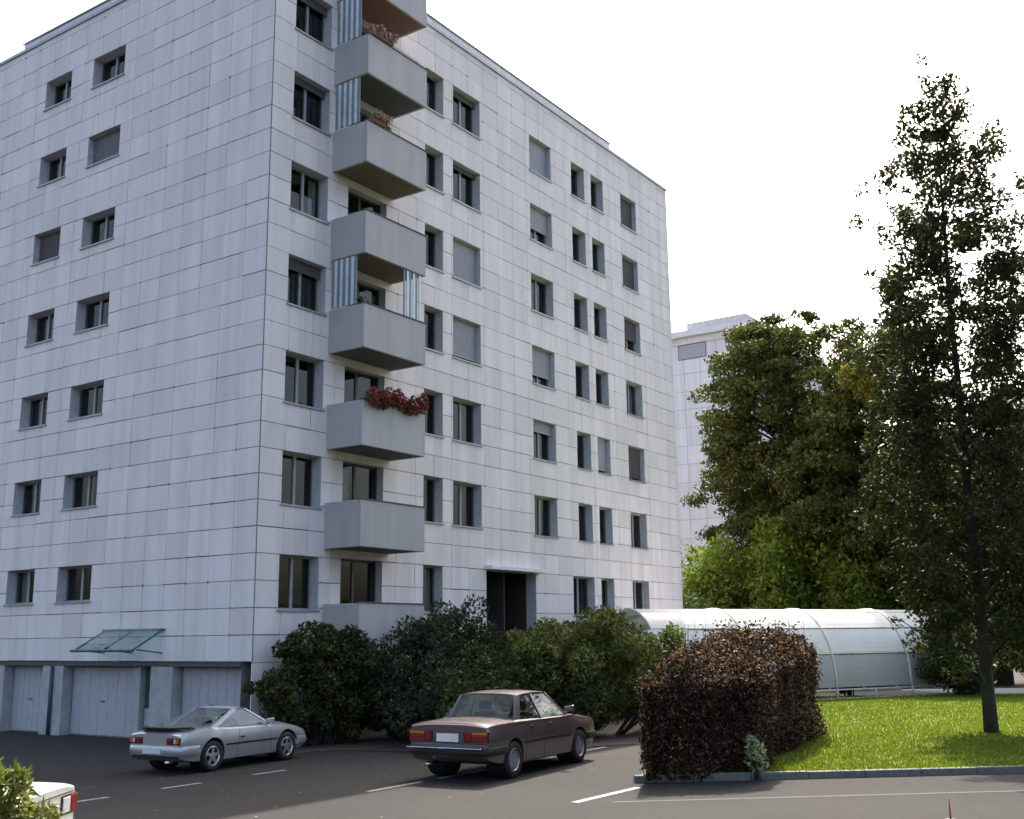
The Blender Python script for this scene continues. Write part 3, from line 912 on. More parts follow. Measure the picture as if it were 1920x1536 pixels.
def grow_tree(name, loc, label, height, trunk_r, crown_fn, z0, n_branch, n_leaf, leaf, mat, seed, group=None, cat='tree', clump=0.55, spread_up=0.5, extra=None, lean=0.0):
    """crown_fn(z) -> crown radius at height z. Limbs reach out to leaf clumps."""
    rg = np.random.default_rng(seed)
    t = empty(name, loc, 0, label, cat, group)
    tr = MB()
    zs = np.linspace(-0.2, height * 0.97, 12)
    px = np.cumsum(rg.normal(0, .05, 12)) * 0.6; py = np.cumsum(rg.normal(0, .05, 12)) * 0.6
    px -= px[0]; py -= py[0]
    rad = trunk_r * (1 - 0.93 * (zs - zs[0]) / (zs[-1] - zs[0])); rad[0] *= 1.2
    tr.tube([(px[i], py[i], zs[i]) for i in range(12)], list(rad), 9)
    C, RR = [], []
    lb = MB()
    zg = np.linspace(z0, height, 400); wq = np.array([crown_fn(z) ** 1.3 + .12 for z in zg]); cq = np.cumsum(wq); cq /= cq[-1]
    zq = np.interp((np.arange(n_branch) + rg.random(n_branch)) / n_branch, cq, zg)
    for i in range(n_branch):
        z = zq[i]
        rc = crown_fn(z)
        if rc <= 0.05: continue
        th = i * 2.39996 + rg.normal(0, .4)
        q = rc * (0.35 + 0.65 * rg.random() ** 0.5)
        zb = max(0.6, z - q * spread_up)
        bx, by = np.interp(zb, zs, px), np.interp(zb, zs, py)
        e = np.array([bx + q * math.cos(th), by + q * math.sin(th), z + rg.normal(0, .15)])
        s = np.array([bx, by, zb]); md = (s + e) / 2 + rg.normal(0, .12, 3)
        r0 = max(0.012, np.interp(zb, zs, rad) * 0.38)
        if i % 3 == 0: lb.tube([tuple(s), tuple(md), tuple(e)], [r0 * .8, r0 * .45, r0 * .15], 5, cap=False)
        for w in (0.55, 0.8, 1.0):
            C.append(s + (e - s) * w + rg.normal(0, .18, 3)); c = clump * (0.55 + 0.7 * rg.random()) * (0.8 + .25 * rc / 2.5); RR.append((c, c, c * .8))
    tr.build('trunk', M['bark'], t, smooth=True)
    lb.build('limbs', M['bark'], t, smooth=True)['kind'] = 'stuff'
    C = np.array(C); RR = np.array(RR)
    V = leaf_cloud(C, RR, n_leaf, leaf, rg)
    foliage('crown', V, M[mat], t)
    if extra:
        em, ec, er, en, es = extra
        foliage('crown', leaf_cloud(ec, er, en, es, rg), M[em], t)
    return t

def profile(pts):
    zz = [p[0] for p in pts]; rr = [p[1] for p in pts]
    return lambda z: float(np.interp(z, zz, rr))

# slender tall tree on the lawn
grow_tree('slender_tree', (8.8, -15.4, 0.05), 'tall slender dark tree standing on the lawn at right', 16.75, 0.155,
          profile([(1.9, 0.8), (2.5, 2.0), (4, 2.45), (6.5, 2.4), (9, 2.3), (11, 2.25), (12.8, 2.0), (14.0, 1.6), (15.0, 1.35), (15.8, 1.1), (16.4, .8), (16.75, .5)]),
          2.2, 270, 60000, 0.135, 'leaf_poplar', 11, clump=0.38, spread_up=0.85)

def pos(u, dep):      # helper: ground place at sideways ratio u and distance ahead
    return grd(u * dep, dep)
# broad trees behind the shelter
def T(name, label, lat, dep, h, r, prof, n, leaf, mat, seed, nl=46, group='trees behind the shelter', z0=2.0, extra=None, tr=0.3):
    p = grd(lat, dep); rg = np.random.default_rng(seed); fn = profile(prof)
    t = empty(name, (p.x, p.y, 0), 0, label, 'tree', group)
    MB().tube([(0, 0, -.2), (.1, 0, h * .3), (-.1, .1, h * .6), (0, 0, h * .9)], [tr * 1.3, tr, tr * .6, tr * .15], 9).build('trunk', M['bark'], t, smooth=True)
    lb = MB(); C, RR, WW = [], [], []
    zg = np.linspace(z0, h, 300); cq = np.cumsum([fn(z) ** 1.8 + .1 for z in zg]); cq /= cq[-1]
    for i in range(nl):
        z = float(np.interp((i + rg.random()) / nl, cq, zg)); rc = fn(z); th = i * 2.39996 + rg.normal(0, .5)
        q = rc * (0.30 + 0.65 * rg.random() ** .5)
        e = np.array([q * math.cos(th), q * math.sin(th), z]); br = min(rc, 3.0) * (0.30 + 0.20 * rg.random()) + .25
        s0 = np.array([0, 0, max(1.0, z - q * .7)])
        lb.tube([tuple(s0), tuple((s0 + e) / 2 + rg.normal(0, .2, 3)), tuple(e)], [.09, .06, .02], 5, cap=False)
        for k in range(9):          # leafy sprays over the upper side of each bough
            d = rg.normal(size=3); d /= np.linalg.norm(d); d[2] = abs(d[2]) * .8 - .25
            C.append(e + d * br * (.55 + .45 * rg.random())); c = br * (.26 + .22 * rg.random()); RR.append((c * 1.25, c * 1.25, c * .7))
    lb.build('limbs', M['bark'], t, smooth=True)['kind'] = 'stuff'
    foliage('crown', leaf_cloud(C, RR, n, leaf, rg, upbias=.6), M[mat], t)
    if extra:
        em, ec, er, en, es = extra
        foliage('crown', leaf_cloud(ec, er, en, es, rg), M[em], t)
    return t
T('broad_tree', 'broad dark green tree beside the distant white block', 15.6, 63, 21.4, 4, [(2, 2.5), (5, 3.9), (9, 4.3), (13, 4.3), (16, 4.1), (18.5, 3.4), (20.3, 2.2), (21.4, .9)], 120000, 0.24, 'leaf_tree', 21, 140)
yc = [(-4.4, -1.1, 14.1), (-3.9, -2.0, 13.4), (-4.2, -.4, 14.9), (-3.6, -2.6, 14.0)]
T('broad_tree', 'green tree with yellow turning leaves behind the slender tree', 19.0, 57, 19.4, 4, [(2, 3.0), (5, 4.2), (9, 4.6), (13, 4.3), (16, 3.4), (18, 2.4), (19.4, .9)], 110000, 0.24, 'leaf_tree', 22, 130,
  extra=('leaf_yellow', yc, [(.9, .9, .8)] * 4, 1700, 0.22))
T('broad_tree', 'dense dark tree at right edge behind the shelter end', 22.8, 53, 13.5, 4, [(1, 3.0), (4, 4.2), (8, 4.0), (11, 2.6), (13.3, .8)], 70000, 0.22, 'leaf_dark', 23, 85)
T('broad_tree', 'tall loose tree cut by the right frame edge', 27.2, 56, 18.0, 4, [(1, 2.6), (6, 3.6), (12, 3.2), (15, 2.2), (18, .8)], 34000, 0.22, 'leaf_dark', 24, 50)

def bush(name, loc, label, lobes, n, leaf, mat, seed, group=None, aspect=0.5, stems=7, long=1.0, cat='shrub', hollow=0.35, upbias=.25, extra=None, rz=0.0):
    rg = np.random.default_rng(seed)
    t = empty(name, loc, rz, label, cat, group)
    sb = MB()
    C, RR = [], []
    for (cx, cy, cz, rx, ry, rzz) in lobes:
        m_ = max(10, int(16 * rx * ry * rzz))
        for i in range(m_):
            d = rg.normal(size=3); d /= np.linalg.norm(d)
            q = 0.62 + 0.42 * rg.random()
            e = np.array([cx, cy, cz]) + d * np.array([rx, ry, rzz]) * q
            if e[2] < 0.15: e[2] = 0.15 + 0.3 * rg.random()
            C.append(e); c = min(rx, ry, rzz) * (0.20 + 0.22 * rg.random()); RR.append((c, c, c))
            if i % max(1, m_ // stems) == 0:
                sb.tube([(cx * .5 + rg.normal(0, .1), cy * .5 + rg.normal(0, .1), -0.1), tuple((np.array([cx, cy, cz]) + e) / 2 * [1, 1, .9]), tuple(e)], [.03, .02, .006], 5, cap=False)
        C.append(np.array([cx, cy, cz])); RR.append((rx * .8, ry * .8, rzz * .8))
    sb.build('stems', M['bark'], t, smooth=True)['kind'] = 'stuff'
    foliage('leaves', leaf_cloud(C, RR, n, leaf, rg, aspect, upbias, hollow, long=long), M[mat], t)
    if extra:
        em, ec, er, en, es = extra
        foliage('leaves', leaf_cloud(ec, er, en, es, rg, aspect), M[em], t)
    return t
# bright shrubs behind the shelter
for i, (lat, dep, w, h, sd, lb) in enumerate(((10.3, 58, 2.5, 7.4, 31, 'bright green shrub behind the glazed end of the shelter'),
                                               (13.7, 57, 2.6, 8.3, 32, 'tall bright green shrub behind the shelter middle'),
                                               (17.0, 55.5, 2.7, 7.6, 33, 'bright green shrub behind the shelter towards the slender tree'))):
    p = grd(lat, dep)
    bush('tall_shrub', (p.x, p.y, 0), lb, [(0, 0, h * .33, w, w * .8, h * .33), (0.3, 0, h * .68, w * .8, w * .7, h * .32), (-w * .4, 0, h * .55, w * .6, w * .6, h * .25)], 20000, 0.26, 'leaf_bright', sd, 'shrubs behind the shelter')
# shrubs in front of the shelter's right end
p = grd(17.0, 43.6)
bush('round_shrub', (p.x, p.y, 0.05), 'dark rounded shrub in front of the shelter end', [(0, 0, 1.5, 1.7, 1.4, 1.5), (1.6, .1, 1.7, 1.5, 1.3, 1.6)], 20000, 0.14, 'leaf_dark', 41,
     extra=('leaf_pale', [(-1.3, -.6, 1.9), (-1.4, -.7, 1.3), (-1.0, -.9, 2.3)], [(.5, .5, .5)] * 3, 700, 0.14))  # pale leaf patch paints sunlight onto the left edge
p = grd(20.6, 44)
bush('tall_shrub', (p.x, p.y, 0.05), 'bright green shrub at right edge beside the tree trunk', [(0, 0, 2.2, 1.5, 1.3, 2.3), (1.4, 0, 1.8, 1.4, 1.2, 1.9)], 18000, 0.15, 'leaf_bright', 42)
p = grd(12.9, 44.2)
bush('low_shrub', (p.x, p.y, 0.05), 'small purple shrub in front of the white shelter', [(0, 0, 0.75, .7, .5, .75)], 2600, 0.13, 'leaf_purple', 43)

# shrubs between the facade and the yard
zb = -0.2
bush('facade_shrub', (1.35, -0.95, zb), 'dark olive shrub at the building corner behind the silver car',
     [(-0.7, 0.1, 1.2, 1.4, .75, 1.2), (0.5, -0.1, 1.6, 1.3, .75, 1.6), (-0.2, 0.0, 2.45, 1.0, .6, .8), (1.5, -.3, 1.45, 1.1, .9, 1.45), (1.0, 0, 2.4, .8, .6, .6)], 30000, 0.115, 'leaf_shade', 51, 'shrubs along the facade')
bush('facade_shrub', (3.6, -2.6, zb), 'dark blue-green shrub below the balconies',
     [(0, 0, 1.5, 1.6, 1.2, 1.6), (1.3, 0.4, 1.75, 1.6, 1.1, 1.75), (-.8, -1.2, 1.0, 1.3, 1.1, 1.1), (2.6, .8, 1.9, 1.3, 1.0, 1.75), (.5, .4, 2.6, .9, .8, .7)], 36000, 0.11, 'leaf_bluegreen', 52, 'shrubs along the facade')
bush('facade_shrub', (3.0, -5.6, -0.1), 'low dark shrub between silver coupe and maroon sedan',
     [(-.4, .3, .9, 1.5, 1.2, 1.0), (1.2, -.3, 1.1, 1.4, 1.2, 1.15)], 22000, 0.11, 'leaf_shade', 53, 'shrubs along the facade')
bush('facade_shrub', (4.9, -6.3, 0.0), 'yellow-green sunlit shrub behind the maroon sedan',
     [(0, 0, 1.2, 1.5, 1.2, 1.3), (0.9, -.4, 1.9, 1.2, 1.1, 1.2), (1.8, -1.6, 1.3, 1.2, 1.1, 1.3), (-.5, .5, 1.8, 1.0, .9, 1.1)], 30000, 0.115, 'leaf_mixed', 54, 'shrubs along the facade', long=1.3, aspect=.38)
bush('facade_shrub', (7.0, -3.3, 0.0), 'dark green shrub filling the gap below the entrance',
     [(0, 0, 1.3, 1.6, 1.2, 1.4), (-1.2, .3, 1.2, 1.3, 1.1, 1.3)], 18000, 0.12, 'leaf_shade', 58, 'shrubs along the facade')
bush('facade_shrub', (9.6, -4.0, 0.0), 'dark green shrub in front of the ground floor windows',
     [(0, 0, 1.5, 1.7, 1.3, 1.6), (2.2, .3, 1.4, 1.6, 1.2, 1.5)], 20000, 0.14, 'leaf_dark', 55, 'shrubs along the facade')
bush('facade_shrub', (16.5, -1.6, 0.0), 'dark shrub at the foot of the facade beside the entrance',
     [(-1.5, 0, 1.0, 1.8, 1.0, 1.2), (1.5, .0, 1.1, 1.8, 1.0, 1.2)], 14000, 0.15, 'leaf_dark', 56, 'shrubs along the facade')
p = grd(7.3, 52.5)
bush('facade_shrub', (24.9, 1.6, 0.0), 'dark green shrub beyond the far corner of the building',
     [(0.6, 0, 1.7, 1.4, 1.4, 1.8), (2.2, -.6, 1.9, 1.5, 1.4, 2.0)], 16000, 0.17, 'leaf_dark', 57, 'shrubs along the facade')

# clipped purple hedge by the lawn
def hedge():
    rg = np.random.default_rng(61)
    hx = Vector((1.0, 0.02, 0))
    t = empty('hedge', (-1.5, -12.7, 0.05), 0, 'clipped purple-brown hedge between parked sedan and lawn', 'hedge')
    nL = Vector((-2.72, -12.35, 0)); nR = Vector((-1.05, -13.75, 0)); fR = Vector((6.6, -12.15, 0)); fL = Vector((4.8, -10.5, 0))
    o0 = Vector((-1.5, -12.7, 0))
    n = 70000
    u = rg.random(n); v = rg.random(n); w = rg.random(n)
    # surface shell: choose a face
    face = rg.choice(5, n, p=[.26, .24, .16, .06, .28])
    d = np.abs(rg.normal(0, .10, n))
    u2 = np.where(face == 0, d * .25, np.where(face == 3, 1 - d * .2, u))
    v2 = np.where(face == 1, d * .6, np.where(face == 2, 1 - d * .6, v))
    def P(u, v):
        a = np.array([nR.x, nR.y]); b_ = np.array([fR.x, fR.y]); c = np.array([nL.x, nL.y]); e = np.array([fL.x, fL.y])
        return ((1 - u) * (1 - v))[:, None] * a + (u * (1 - v))[:, None] * b_ + ((1 - u) * v)[:, None] * c + (u * v)[:, None] * e
    v2 = v2 + np.where((face == 1) | (face == 4), .17 * np.exp(-((u2 - .32) / .07) ** 2) * (1 - v2), 0)
    wob = .05 * np.sin(u2 * 31 + w * 5) + .05 * np.sin(w * 9 + v2 * 8 + u2 * 4)
    u2 = u2 + np.where(face == 0, wob * .25, 0); v2 = v2 + np.where(face == 1, wob * .6, 0)
    xy = P(u2, v2)
    top = 1.90 + 0.46 * np.clip(u2 * 1.6, 0, 1) + 0.10 * np.sin(u2 * 23) * np.cos(v2 * 9)
    edge = np.minimum(np.minimum(u2 * 7.5, (1 - u2) * 7.5), np.minimum(v2, 1 - v2) * 2.2)
    top = top - 0.34 * np.exp(-(edge / .22) ** 2) - 0.22 * np.exp(-((u2 - .30) / .05) ** 2)
    z = np.where(face == 4, top - d * 1.6, w * top)
    C = np.stack([xy[:, 0] - o0.x, xy[:, 1] - o0.y, z], 1)
    # break the outline: twigs sticking out of the top
    tw = (face == 4) & (rg.random(n) < .22)
    C[tw, 2] += rg.random(tw.sum()) ** 2 * 0.32
    C += rg.normal(0, .035, C.shape)
    V = leaf_cloud(C, np.full((n, 3), .02), n, 0.07, rg, .5, .3, weights=np.ones(n))
    V4 = V.reshape(-1, 4, 3); young_lit = C[:, 2] > top - 0.36 + rg.normal(0, .10, n)
    foliage('leaves', V4[~young_lit].reshape(-1, 3), M['leaf_hedge_shaded'], t)  # near-black leaf colour carries the shade on front and sides
    foliage('lit_young_shoots', V4[young_lit].reshape(-1, 3), M['leaf_purple'], t)  # reddish new growth, coloured lighter to paint the sunlit top
    # dense dark inside
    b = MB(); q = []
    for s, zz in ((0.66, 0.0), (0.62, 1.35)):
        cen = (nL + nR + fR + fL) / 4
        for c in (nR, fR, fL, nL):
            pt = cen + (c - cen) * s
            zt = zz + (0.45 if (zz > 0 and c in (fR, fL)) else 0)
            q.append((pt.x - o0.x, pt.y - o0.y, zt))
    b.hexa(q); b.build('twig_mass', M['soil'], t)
    tb = MB()
    for i in range(40):
        uu, vv = rg.random(), rg.random(); c = P(np.array([uu]), np.array([vv]))[0]
        tb.tube([(c[0] - o0.x, c[1] - o0.y, 1.2), (c[0] - o0.x + rg.normal(0, .06), c[1] - o0.y + rg.normal(0, .06), 2.2 + .4 * uu + .25 * rg.random())], [.008, .003], 4, cap=False)
    tb.build('twigs', M['bark'], t)['kind'] = 'stuff'
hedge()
bush('pale_weed', (-1.25, -13.75, 0.05), 'small pale-leaved plant at the foot of the hedge', [(0, 0, .35, .2, .2, .38)], 260, 0.10, 'leaf_pale', 62, cat='plant', stems=4)

# far woods closing the horizon
def woods():
    rg = np.random.default_rng(71)
    C = []; RR = []
    for i in range(130):
        dep = 120 + 30 * rg.random(); lat = 20 + 70 * rg.random(); p = grd(lat, dep)
        h = 7 + 7 * rg.random()
        C.append((p.x, p.y, h * .5)); RR.append((4, 4, h * .5))
    V = leaf_cloud(C, RR, 30000, 1.1, rg, .6)
    tag(foliage('far_woods', V, M['leaf_dark'], None), 'far-off mass of dark trees on the horizon', 'woods', kind='stuff')
woods()

# long-leaved plant at the lower left, near the viewer
def lily(loc, label, n, hgt, spread, seed, mat='leaf_lily'):
    rg = np.random.default_rng(seed)
    t = empty('leafy_plant', loc, 0, label, 'plant')
    for k in range(4):
        b = MB()
        for i in range(n // 4):
            th = rg.random() * 2 * math.pi; L = hgt * (0.6 + .5 * rg.random()); out = spread * (0.15 + rg.random())
            bx, by = rg.normal(0, .22, 2); w = 0.018 + .014 * rg.random()
            prev = None; px_, py_ = -math.sin(th), math.cos(th)
            for s in range(7):
                q = s / 6
                x = bx + math.cos(th) * out * q ** 1.7; y = by + math.sin(th) * out * q ** 1.7; z = L * (q - .32 * q ** 3 * (out / spread))
                ww = w * (1 - q ** 3) * (0.6 + q) + .001
                cur = ((x - px_ * ww, y - py_ * ww, z), (x + px_ * ww, y + py_ * ww, z))
                if prev: b.quad(prev[0], prev[1], cur[1], cur[0])
                prev = cur
        b.build('leaves', M[mat], t, smooth=True, fix=False)
    return t
q = grd(-3.90, 8.8)
bush('leafy_plant', (q.x, q.y, 0.0), 'yellow-green sunlit plant in front of the cream car', [(0, 0, .70, .36, .36, .70), (.0, 0, 1.20, .30, .30, .33), (-.25, .25, 1.12, .3, .3, .38)], 6500, 0.075, 'leaf_lily', 81, cat='plant', aspect=.32, long=1.8, stems=8)
q = grd(-4.35, 9.1)
lily((q.x, q.y, 0.0), 'long-leaved plant cut by the left frame edge', 200, 1.5, 0.35, 82)

# fallen leaves on the yard
V = []
rg = np.random.default_rng(91)
n = 420
x = rg.uniform(-9, 5, n); y = rg.normal(-6.2, 2.6, n); y = np.clip(y, -17, -3.2)
c = np.stack([x, y, np.array([gz(a, d) for a, d in zip(x, y)]) + 0.014], 1)
t = rg.random(n) * 6.28; s = rg.uniform(.012, .035, n)
Vq = np.stack([c + np.stack([np.cos(t + k * 1.57) * s * (1 if k % 2 else .55), np.sin(t + k * 1.57) * s * (1 if k % 2 else .55), rg.uniform(0, .012, n)], 1) for k in range(4)], 1)
tag(obj('fallen_leaves', raw_mesh('fallen_leaves', Vq.reshape(-1, 3), None, M['leaf_dead'], 4)), 'dry leaves scattered over the asphalt yard', 'leaves', kind='stuff')

# red post at the street edge
pp = Vector((-4.05, -17.55, 0))
po = empty('marker_post', (pp.x, pp.y, 0), 0, 'thin red marker post at the lower right of the street', 'post')
MB().tube([(0, 0, 0), (0, 0, 0.30)], 0.011, 8).build('pole', M['red_paint'], po, smooth=True)
o = MB().tube([(0, 0, 0), (0, 0, 0.04)], [0.11, 0.07], 12).build('foot', M['black_plastic'], po)

# ------------------------------------------------------------------ balcony flowers
def flower_box(r, x0, x1, label, petal, n_leaf, n_pet, hang, seed, y=-BD - 0.02, h=0.28):
    rg = np.random.default_rng(seed)
    zt = wt(r) - 1.26 + 0.036
    t = empty('flower_box', ((x0 + x1) / 2, y + 0.02, zt), 0, label, 'flower box')
    w = (x1 - x0) / 2
    MB().prism([(-w, 0.14), (w, 0.14), (w - .02, 0.0), (-w + .02, 0.0)], -0.08, 0.08).build('trough', M['terracotta'], t)
    k = max(4, int(w * 2 / 0.16))
    C = [(-w + 2 * w * (i + .5) / k + rg.normal(0, .03), -.06 + rg.normal(0, .05), .14 + h * .35 - hang * rg.random()) for i in range(k)]
    foliage('leaves', leaf_cloud(C, [(.15, .15, h * .7)] * k, n_leaf, .06, rg, .8), M['leaf_mid'], t)
    C = [(a, b_ - .05, z + .05) for a, b_, z in C]
    foliage('blossoms', leaf_cloud(C, [(.16, .16, h * .75)] * k, n_pet, .055, rg, .9, hollow=.6), M[petal], t)
flower_box(3, 2.55, 5.1, 'dense red geraniums overhanging the third balcony from below', 'petal_red', 1500, 2800, .30, 101, h=.36)
flower_box(7, 2.55, 3.5, 'pale pink flowers on the topmost balcony', 'petal_pink', 250, 260, .05, 102, h=.2)
flower_box(6, 2.6, 3.2, 'few pink flowers on the second balcony from the top', 'petal_pink', 160, 130, .05, 103, h=.2)
bush('potted_plant', (3.6, -0.95, wt(6) - 2.3), 'dark leafy plant standing on the second balcony from the top', [(0, 0, 1.2, .3, .25, .38)], 500, 0.07, 'leaf_dark', 104, cat='plant', stems=4)
bush('potted_plant', (2.95, -0.85, wt(4) - 2.3), 'small leafy plant behind the parapet of the striped-screen middle balcony', [(0, 0, 1.15, .25, .22, .35)], 400, 0.07, 'leaf_dark', 105, cat='plant', stems=4)

# ------------------------------------------------------------------ cars
def smooth_interp(xs, ys, x):
    xs = np.asarray(xs, float); ys = np.asarray(ys, float); x = np.asarray(x, float)
    # monotone cubic (pchip-like)
    h = np.diff(xs); d = np.diff(ys) / h
    m_ = np.zeros_like(ys)
    m_[1:-1] = np.where(d[:-1] * d[1:] > 0, 2 * d[:-1] * d[1:] / (d[:-1] + d[1:] + 1e-12), 0)
    m_[0], m_[-1] = d[0], d[-1]
    k = np.clip(np.searchsorted(xs, x) - 1, 0, len(xs) - 2)
    t = (x - xs[k]) / h[k]
    t = np.clip(t, 0, 1)
    return ((1 + 2 * t) * (1 - t) ** 2 * ys[k] + t * (1 - t) ** 2 * h[k] * m_[k] + t * t * (3 - 2 * t) * ys[k + 1] + t * t * (t - 1) * h[k] * m_[k + 1])

class Car:
    """x forward from the rear axle, y to the car's left, z up"""
    def __init__(s, name, loc, rz, label, p):
        s.p = p
        s.t = empty(name, loc, rz, label, 'car', 'parked cars')
        s.xs = p['x']; s.paint = M[p['paint']]
    def f(s, k, x): return smooth_interp(s.xs, s.p[k], x)
    def half(s, x):
        """half section (y,z) from bottom centre, round the side, to the deck centre"""
        zb, zs, zt, w = (float(s.f(k, [x])[0]) for k in ('zb', 'zs', 'zt', 'w'))
        pts = [(0, zb), (w * .80, zb), (w * .93, zb + .03)]
        for q in np.linspace(0, 1, 9):
            z = zb + .07 + (zs - zb - .07) * q
            y = w * (1 - 0.055 * (1 - q) ** 2 - 0.05 * max(0, q - .55) ** 1.5 / .3)
            if 0.62 < q < 0.66: y += .0
            pts.append((y, z))
        ys = pts[-1][0]
        for q in np.linspace(0.12, 1, 8):
            y = ys * (1 - q) ; z = zs + (zt - zs) * (1 - (1 - q) ** 3.2)
            pts.append((y if q < 1 else 0, z))
        return pts
    def side_y(s, x, z):
        P = s.half(x)[2:12]
        return float(np.interp(z, [q[1] for q in P], [q[0] for q in P]))
    def body(s):
        p = s.p
        X = np.unique(np.concatenate([np.linspace(s.xs[0], s.xs[-1], 56), [s.xs[0] + .02, s.xs[-1] - .02]]))
        rings = []
        for x in X:
            hpts = s.half(x)
            ring = [(x, -y, z) for y, z in hpts] + [(x, y, z) for y, z in reversed(hpts[1:-1])]
            rings.append(ring)
        n = len(rings[0]); b = MB()
        for r_ in rings: b.v += r_
        for i in range(len(rings) - 1):
            for j in range(n):
                k = (j + 1) % n
                b.f.append((i * n + j, (i + 1) * n + j, (i + 1) * n + k, i * n + k))
        b.f.append(tuple(range(n))); b.f.append(tuple((len(rings) - 1) * n + j for j in reversed(range(n))))
        o = b.build('body', s.paint, s.t, smooth=True)
        cut = MB()
        for wx in (0, p['wb']):
            for sg in (-1, 1):
                y0, y1 = (0.42 * sg, 1.3 * sg)
                prof = [(0.0001, min(y0, y1)), (p['arch'], min(y0, y1)), (p['arch'], max(y0, y1)), (0.0001, max(y0, y1))]
                cut.lathe_y(prof, 28, (wx, 0, p['wr'] + .02))
        c = cut.build('cutter', M['black_plastic'])
        c.parent = s.t
        mod = o.modifiers.new('cut', 'BOOLEAN'); mod.operation = 'DIFFERENCE'; mod.object = c; mod.solver = 'EXACT'
        bpy.context.view_layer.update()
        dg = bpy.context.evaluated_depsgraph_get()
        me = bpy.data.meshes.new_from_object(o.evaluated_get(dg))
        o.modifiers.clear(); old = o.data; o.data = me; me.name = 'body'
        if len(me.materials) > 1:
            pass
        bpy.data.objects.remove(c, do_unlink=True)
        me.polygons.foreach_set("use_smooth", [True] * len(me.polygons))
        me.set_sharp_from_angle(angle=R(32))
        s.bodyobj = o
        return o
    def wheels(s):
        p = s.p; wr = p['wr']; tw = p['tw']
        for wx in (0, p['wb']):
            for sg in (-1, 1):
                yo = sg * (p['track'] / 2)
                b = MB()
                r1 = wr * p.get('rimr', .62)
                pr = [(r1, -tw / 2 + .01), (wr * .86, -tw / 2), (wr * .965, -tw / 2 + .02), (wr, -tw / 2 + .05), (wr, tw / 2 - .05), (wr * .965, tw / 2 - .02), (wr * .86, tw / 2), (r1, tw / 2 - .01), (r1 * .98, 0), (r1, -tw / 2 + .01)]
                b.lathe_y(pr, 32)
                W = b.build('wheel', M['rubber'], s.t, smooth=True, loc=(wx, yo, wr))
                b = MB(); f_ = -1 if sg < 0 else 1; yo2 = f_ * (tw / 2 - .02)
                b.lathe_y([(r1 * 1.0, yo2), (r1 * .93, yo2 + f_ * .008), (r1 * .86, yo2 - f_ * .015), (r1 * .84, 0)], 32)
                if p['rim'] == 'spoke':
                    for k in range(5):
                        a = k * 2 * math.pi / 5 + .3; ca, sa = math.cos(a), math.sin(a)
                        q = []
                        for rr, hw in ((.04, .038), (r1 * .9, .030)):
                            for y in (yo2 - f_ * .03, yo2 + f_ * .002):
                                q.append((rr * ca - hw * sa, y, rr * sa + hw * ca)); q.append((rr * ca + hw * sa, y, rr * sa - hw * ca))
                        b.hexa([q[0], q[1], q[5], q[4], q[2], q[3], q[7], q[6]])
                    b.lathe_y([(.07, yo2 - f_ * .03), (.065, yo2 + f_ * .006), (.0001, yo2 + f_ * .01)], 16)
                else:
                    b.lathe_y([(r1 * .84, yo2 - f_ * .02), (r1 * .5, yo2 - f_ * .005), (r1 * .22, yo2 + f_ * .004), (.0001, yo2 + f_ * .006)], 24)
                    for k in range(10):
                        a = k * 2 * math.pi / 10; b.tube([(r1 * .62 * math.cos(a), yo2 - f_ * .012, r1 * .62 * math.sin(a)), (r1 * .62 * math.cos(a), yo2 + f_ * .004, r1 * .62 * math.sin(a))], .018, 8)
                b.build('rim', M['alloy' if p['rim'] == 'spoke' else 'hubcap'], W, smooth=False)
                # arch liner
                b = MB(); b.lathe_y([(p['arch'] - .004, 0.44 * sg), (p['arch'] - .004, (p['track'] / 2 + tw / 2 - .05) * sg)], 28, (wx, 0, wr + .02))
                b.lathe_y([(p['arch'] - .004, 0.43 * sg), (.001, 0.43 * sg)], 28, (wx, 0, wr + .02))
                b.build('wheel_arch', M['black_plastic'], s.t)
    def cabin(s):
        """greenhouse: base ring, roof ring, each given as (x, half width, z)"""
        p = s.p
        rb, rr, fr, fb = p['rear_base'], p['rear_roof'], p['front_roof'], p['front_base']
        b = MB()
        n = 8
        # roof skin (domed) with rounded side edge
        def lerp(a, d, t): return tuple(a[i] + (d[i] - a[i]) * t for i in range(3))
        rows = []
        for i in range(n + 1):
            t = i / n
            x, w, z = lerp(rr, fr, t); z += 0.025 * (1 - (2 * t - 1) ** 2)
            rows.append([(x, w * q * 1.02, z + 0.03 * (1 - abs(q) ** 3)) for q in np.linspace(-1, 1, 13)])
        for r_ in rows: b.v += r_
        b.f = [(i * 13 + j, i * 13 + j + 1, (i + 1) * 13 + j + 1, (i + 1) * 13 + j) for i in range(n) for j in range(12)]
        nb = len(b.v)
        b.v += [(x, y, z - .035) for x, y, z in b.v]
        b.f += [tuple(nb + q for q in reversed(f_)) for f_ in b.f]
        rim = [j for j in range(13)] + [i * 13 + 12 for i in range(1, n + 1)] + [n * 13 + j for j in range(11, -1, -1)] + [i * 13 for i in range(n - 1, 0, -1)]
        for i in range(len(rim)):
            p0, p1 = rim[i], rim[(i + 1) % len(rim)]
            b.f.append((p0, p1, nb + p1, nb + p0))
        roof = b.build('roof', s.paint, s.t, smooth=True)
        roof.data.set_sharp_from_angle(angle=R(40))
        # pillars as bars between base and roof corners
        def bar(a, c, wx, wy):
            tb = MB()
            a = Vector(a); c = Vector(c)
            tb.hexa([(a.x - wx, a.y - wy, a.z), (a.x + wx, a.y - wy, a.z), (a.x + wx, a.y + wy, a.z), (a.x - wx, a.y + wy, a.z),
                     (c.x - wx * .8, c.y - wy, c.z), (c.x + wx * .8, c.y - wy, c.z), (c.x + wx * .8, c.y + wy, c.z), (c.x - wx * .8, c.y + wy, c.z)])
            tb.build('pillar', s.paint, s.t)
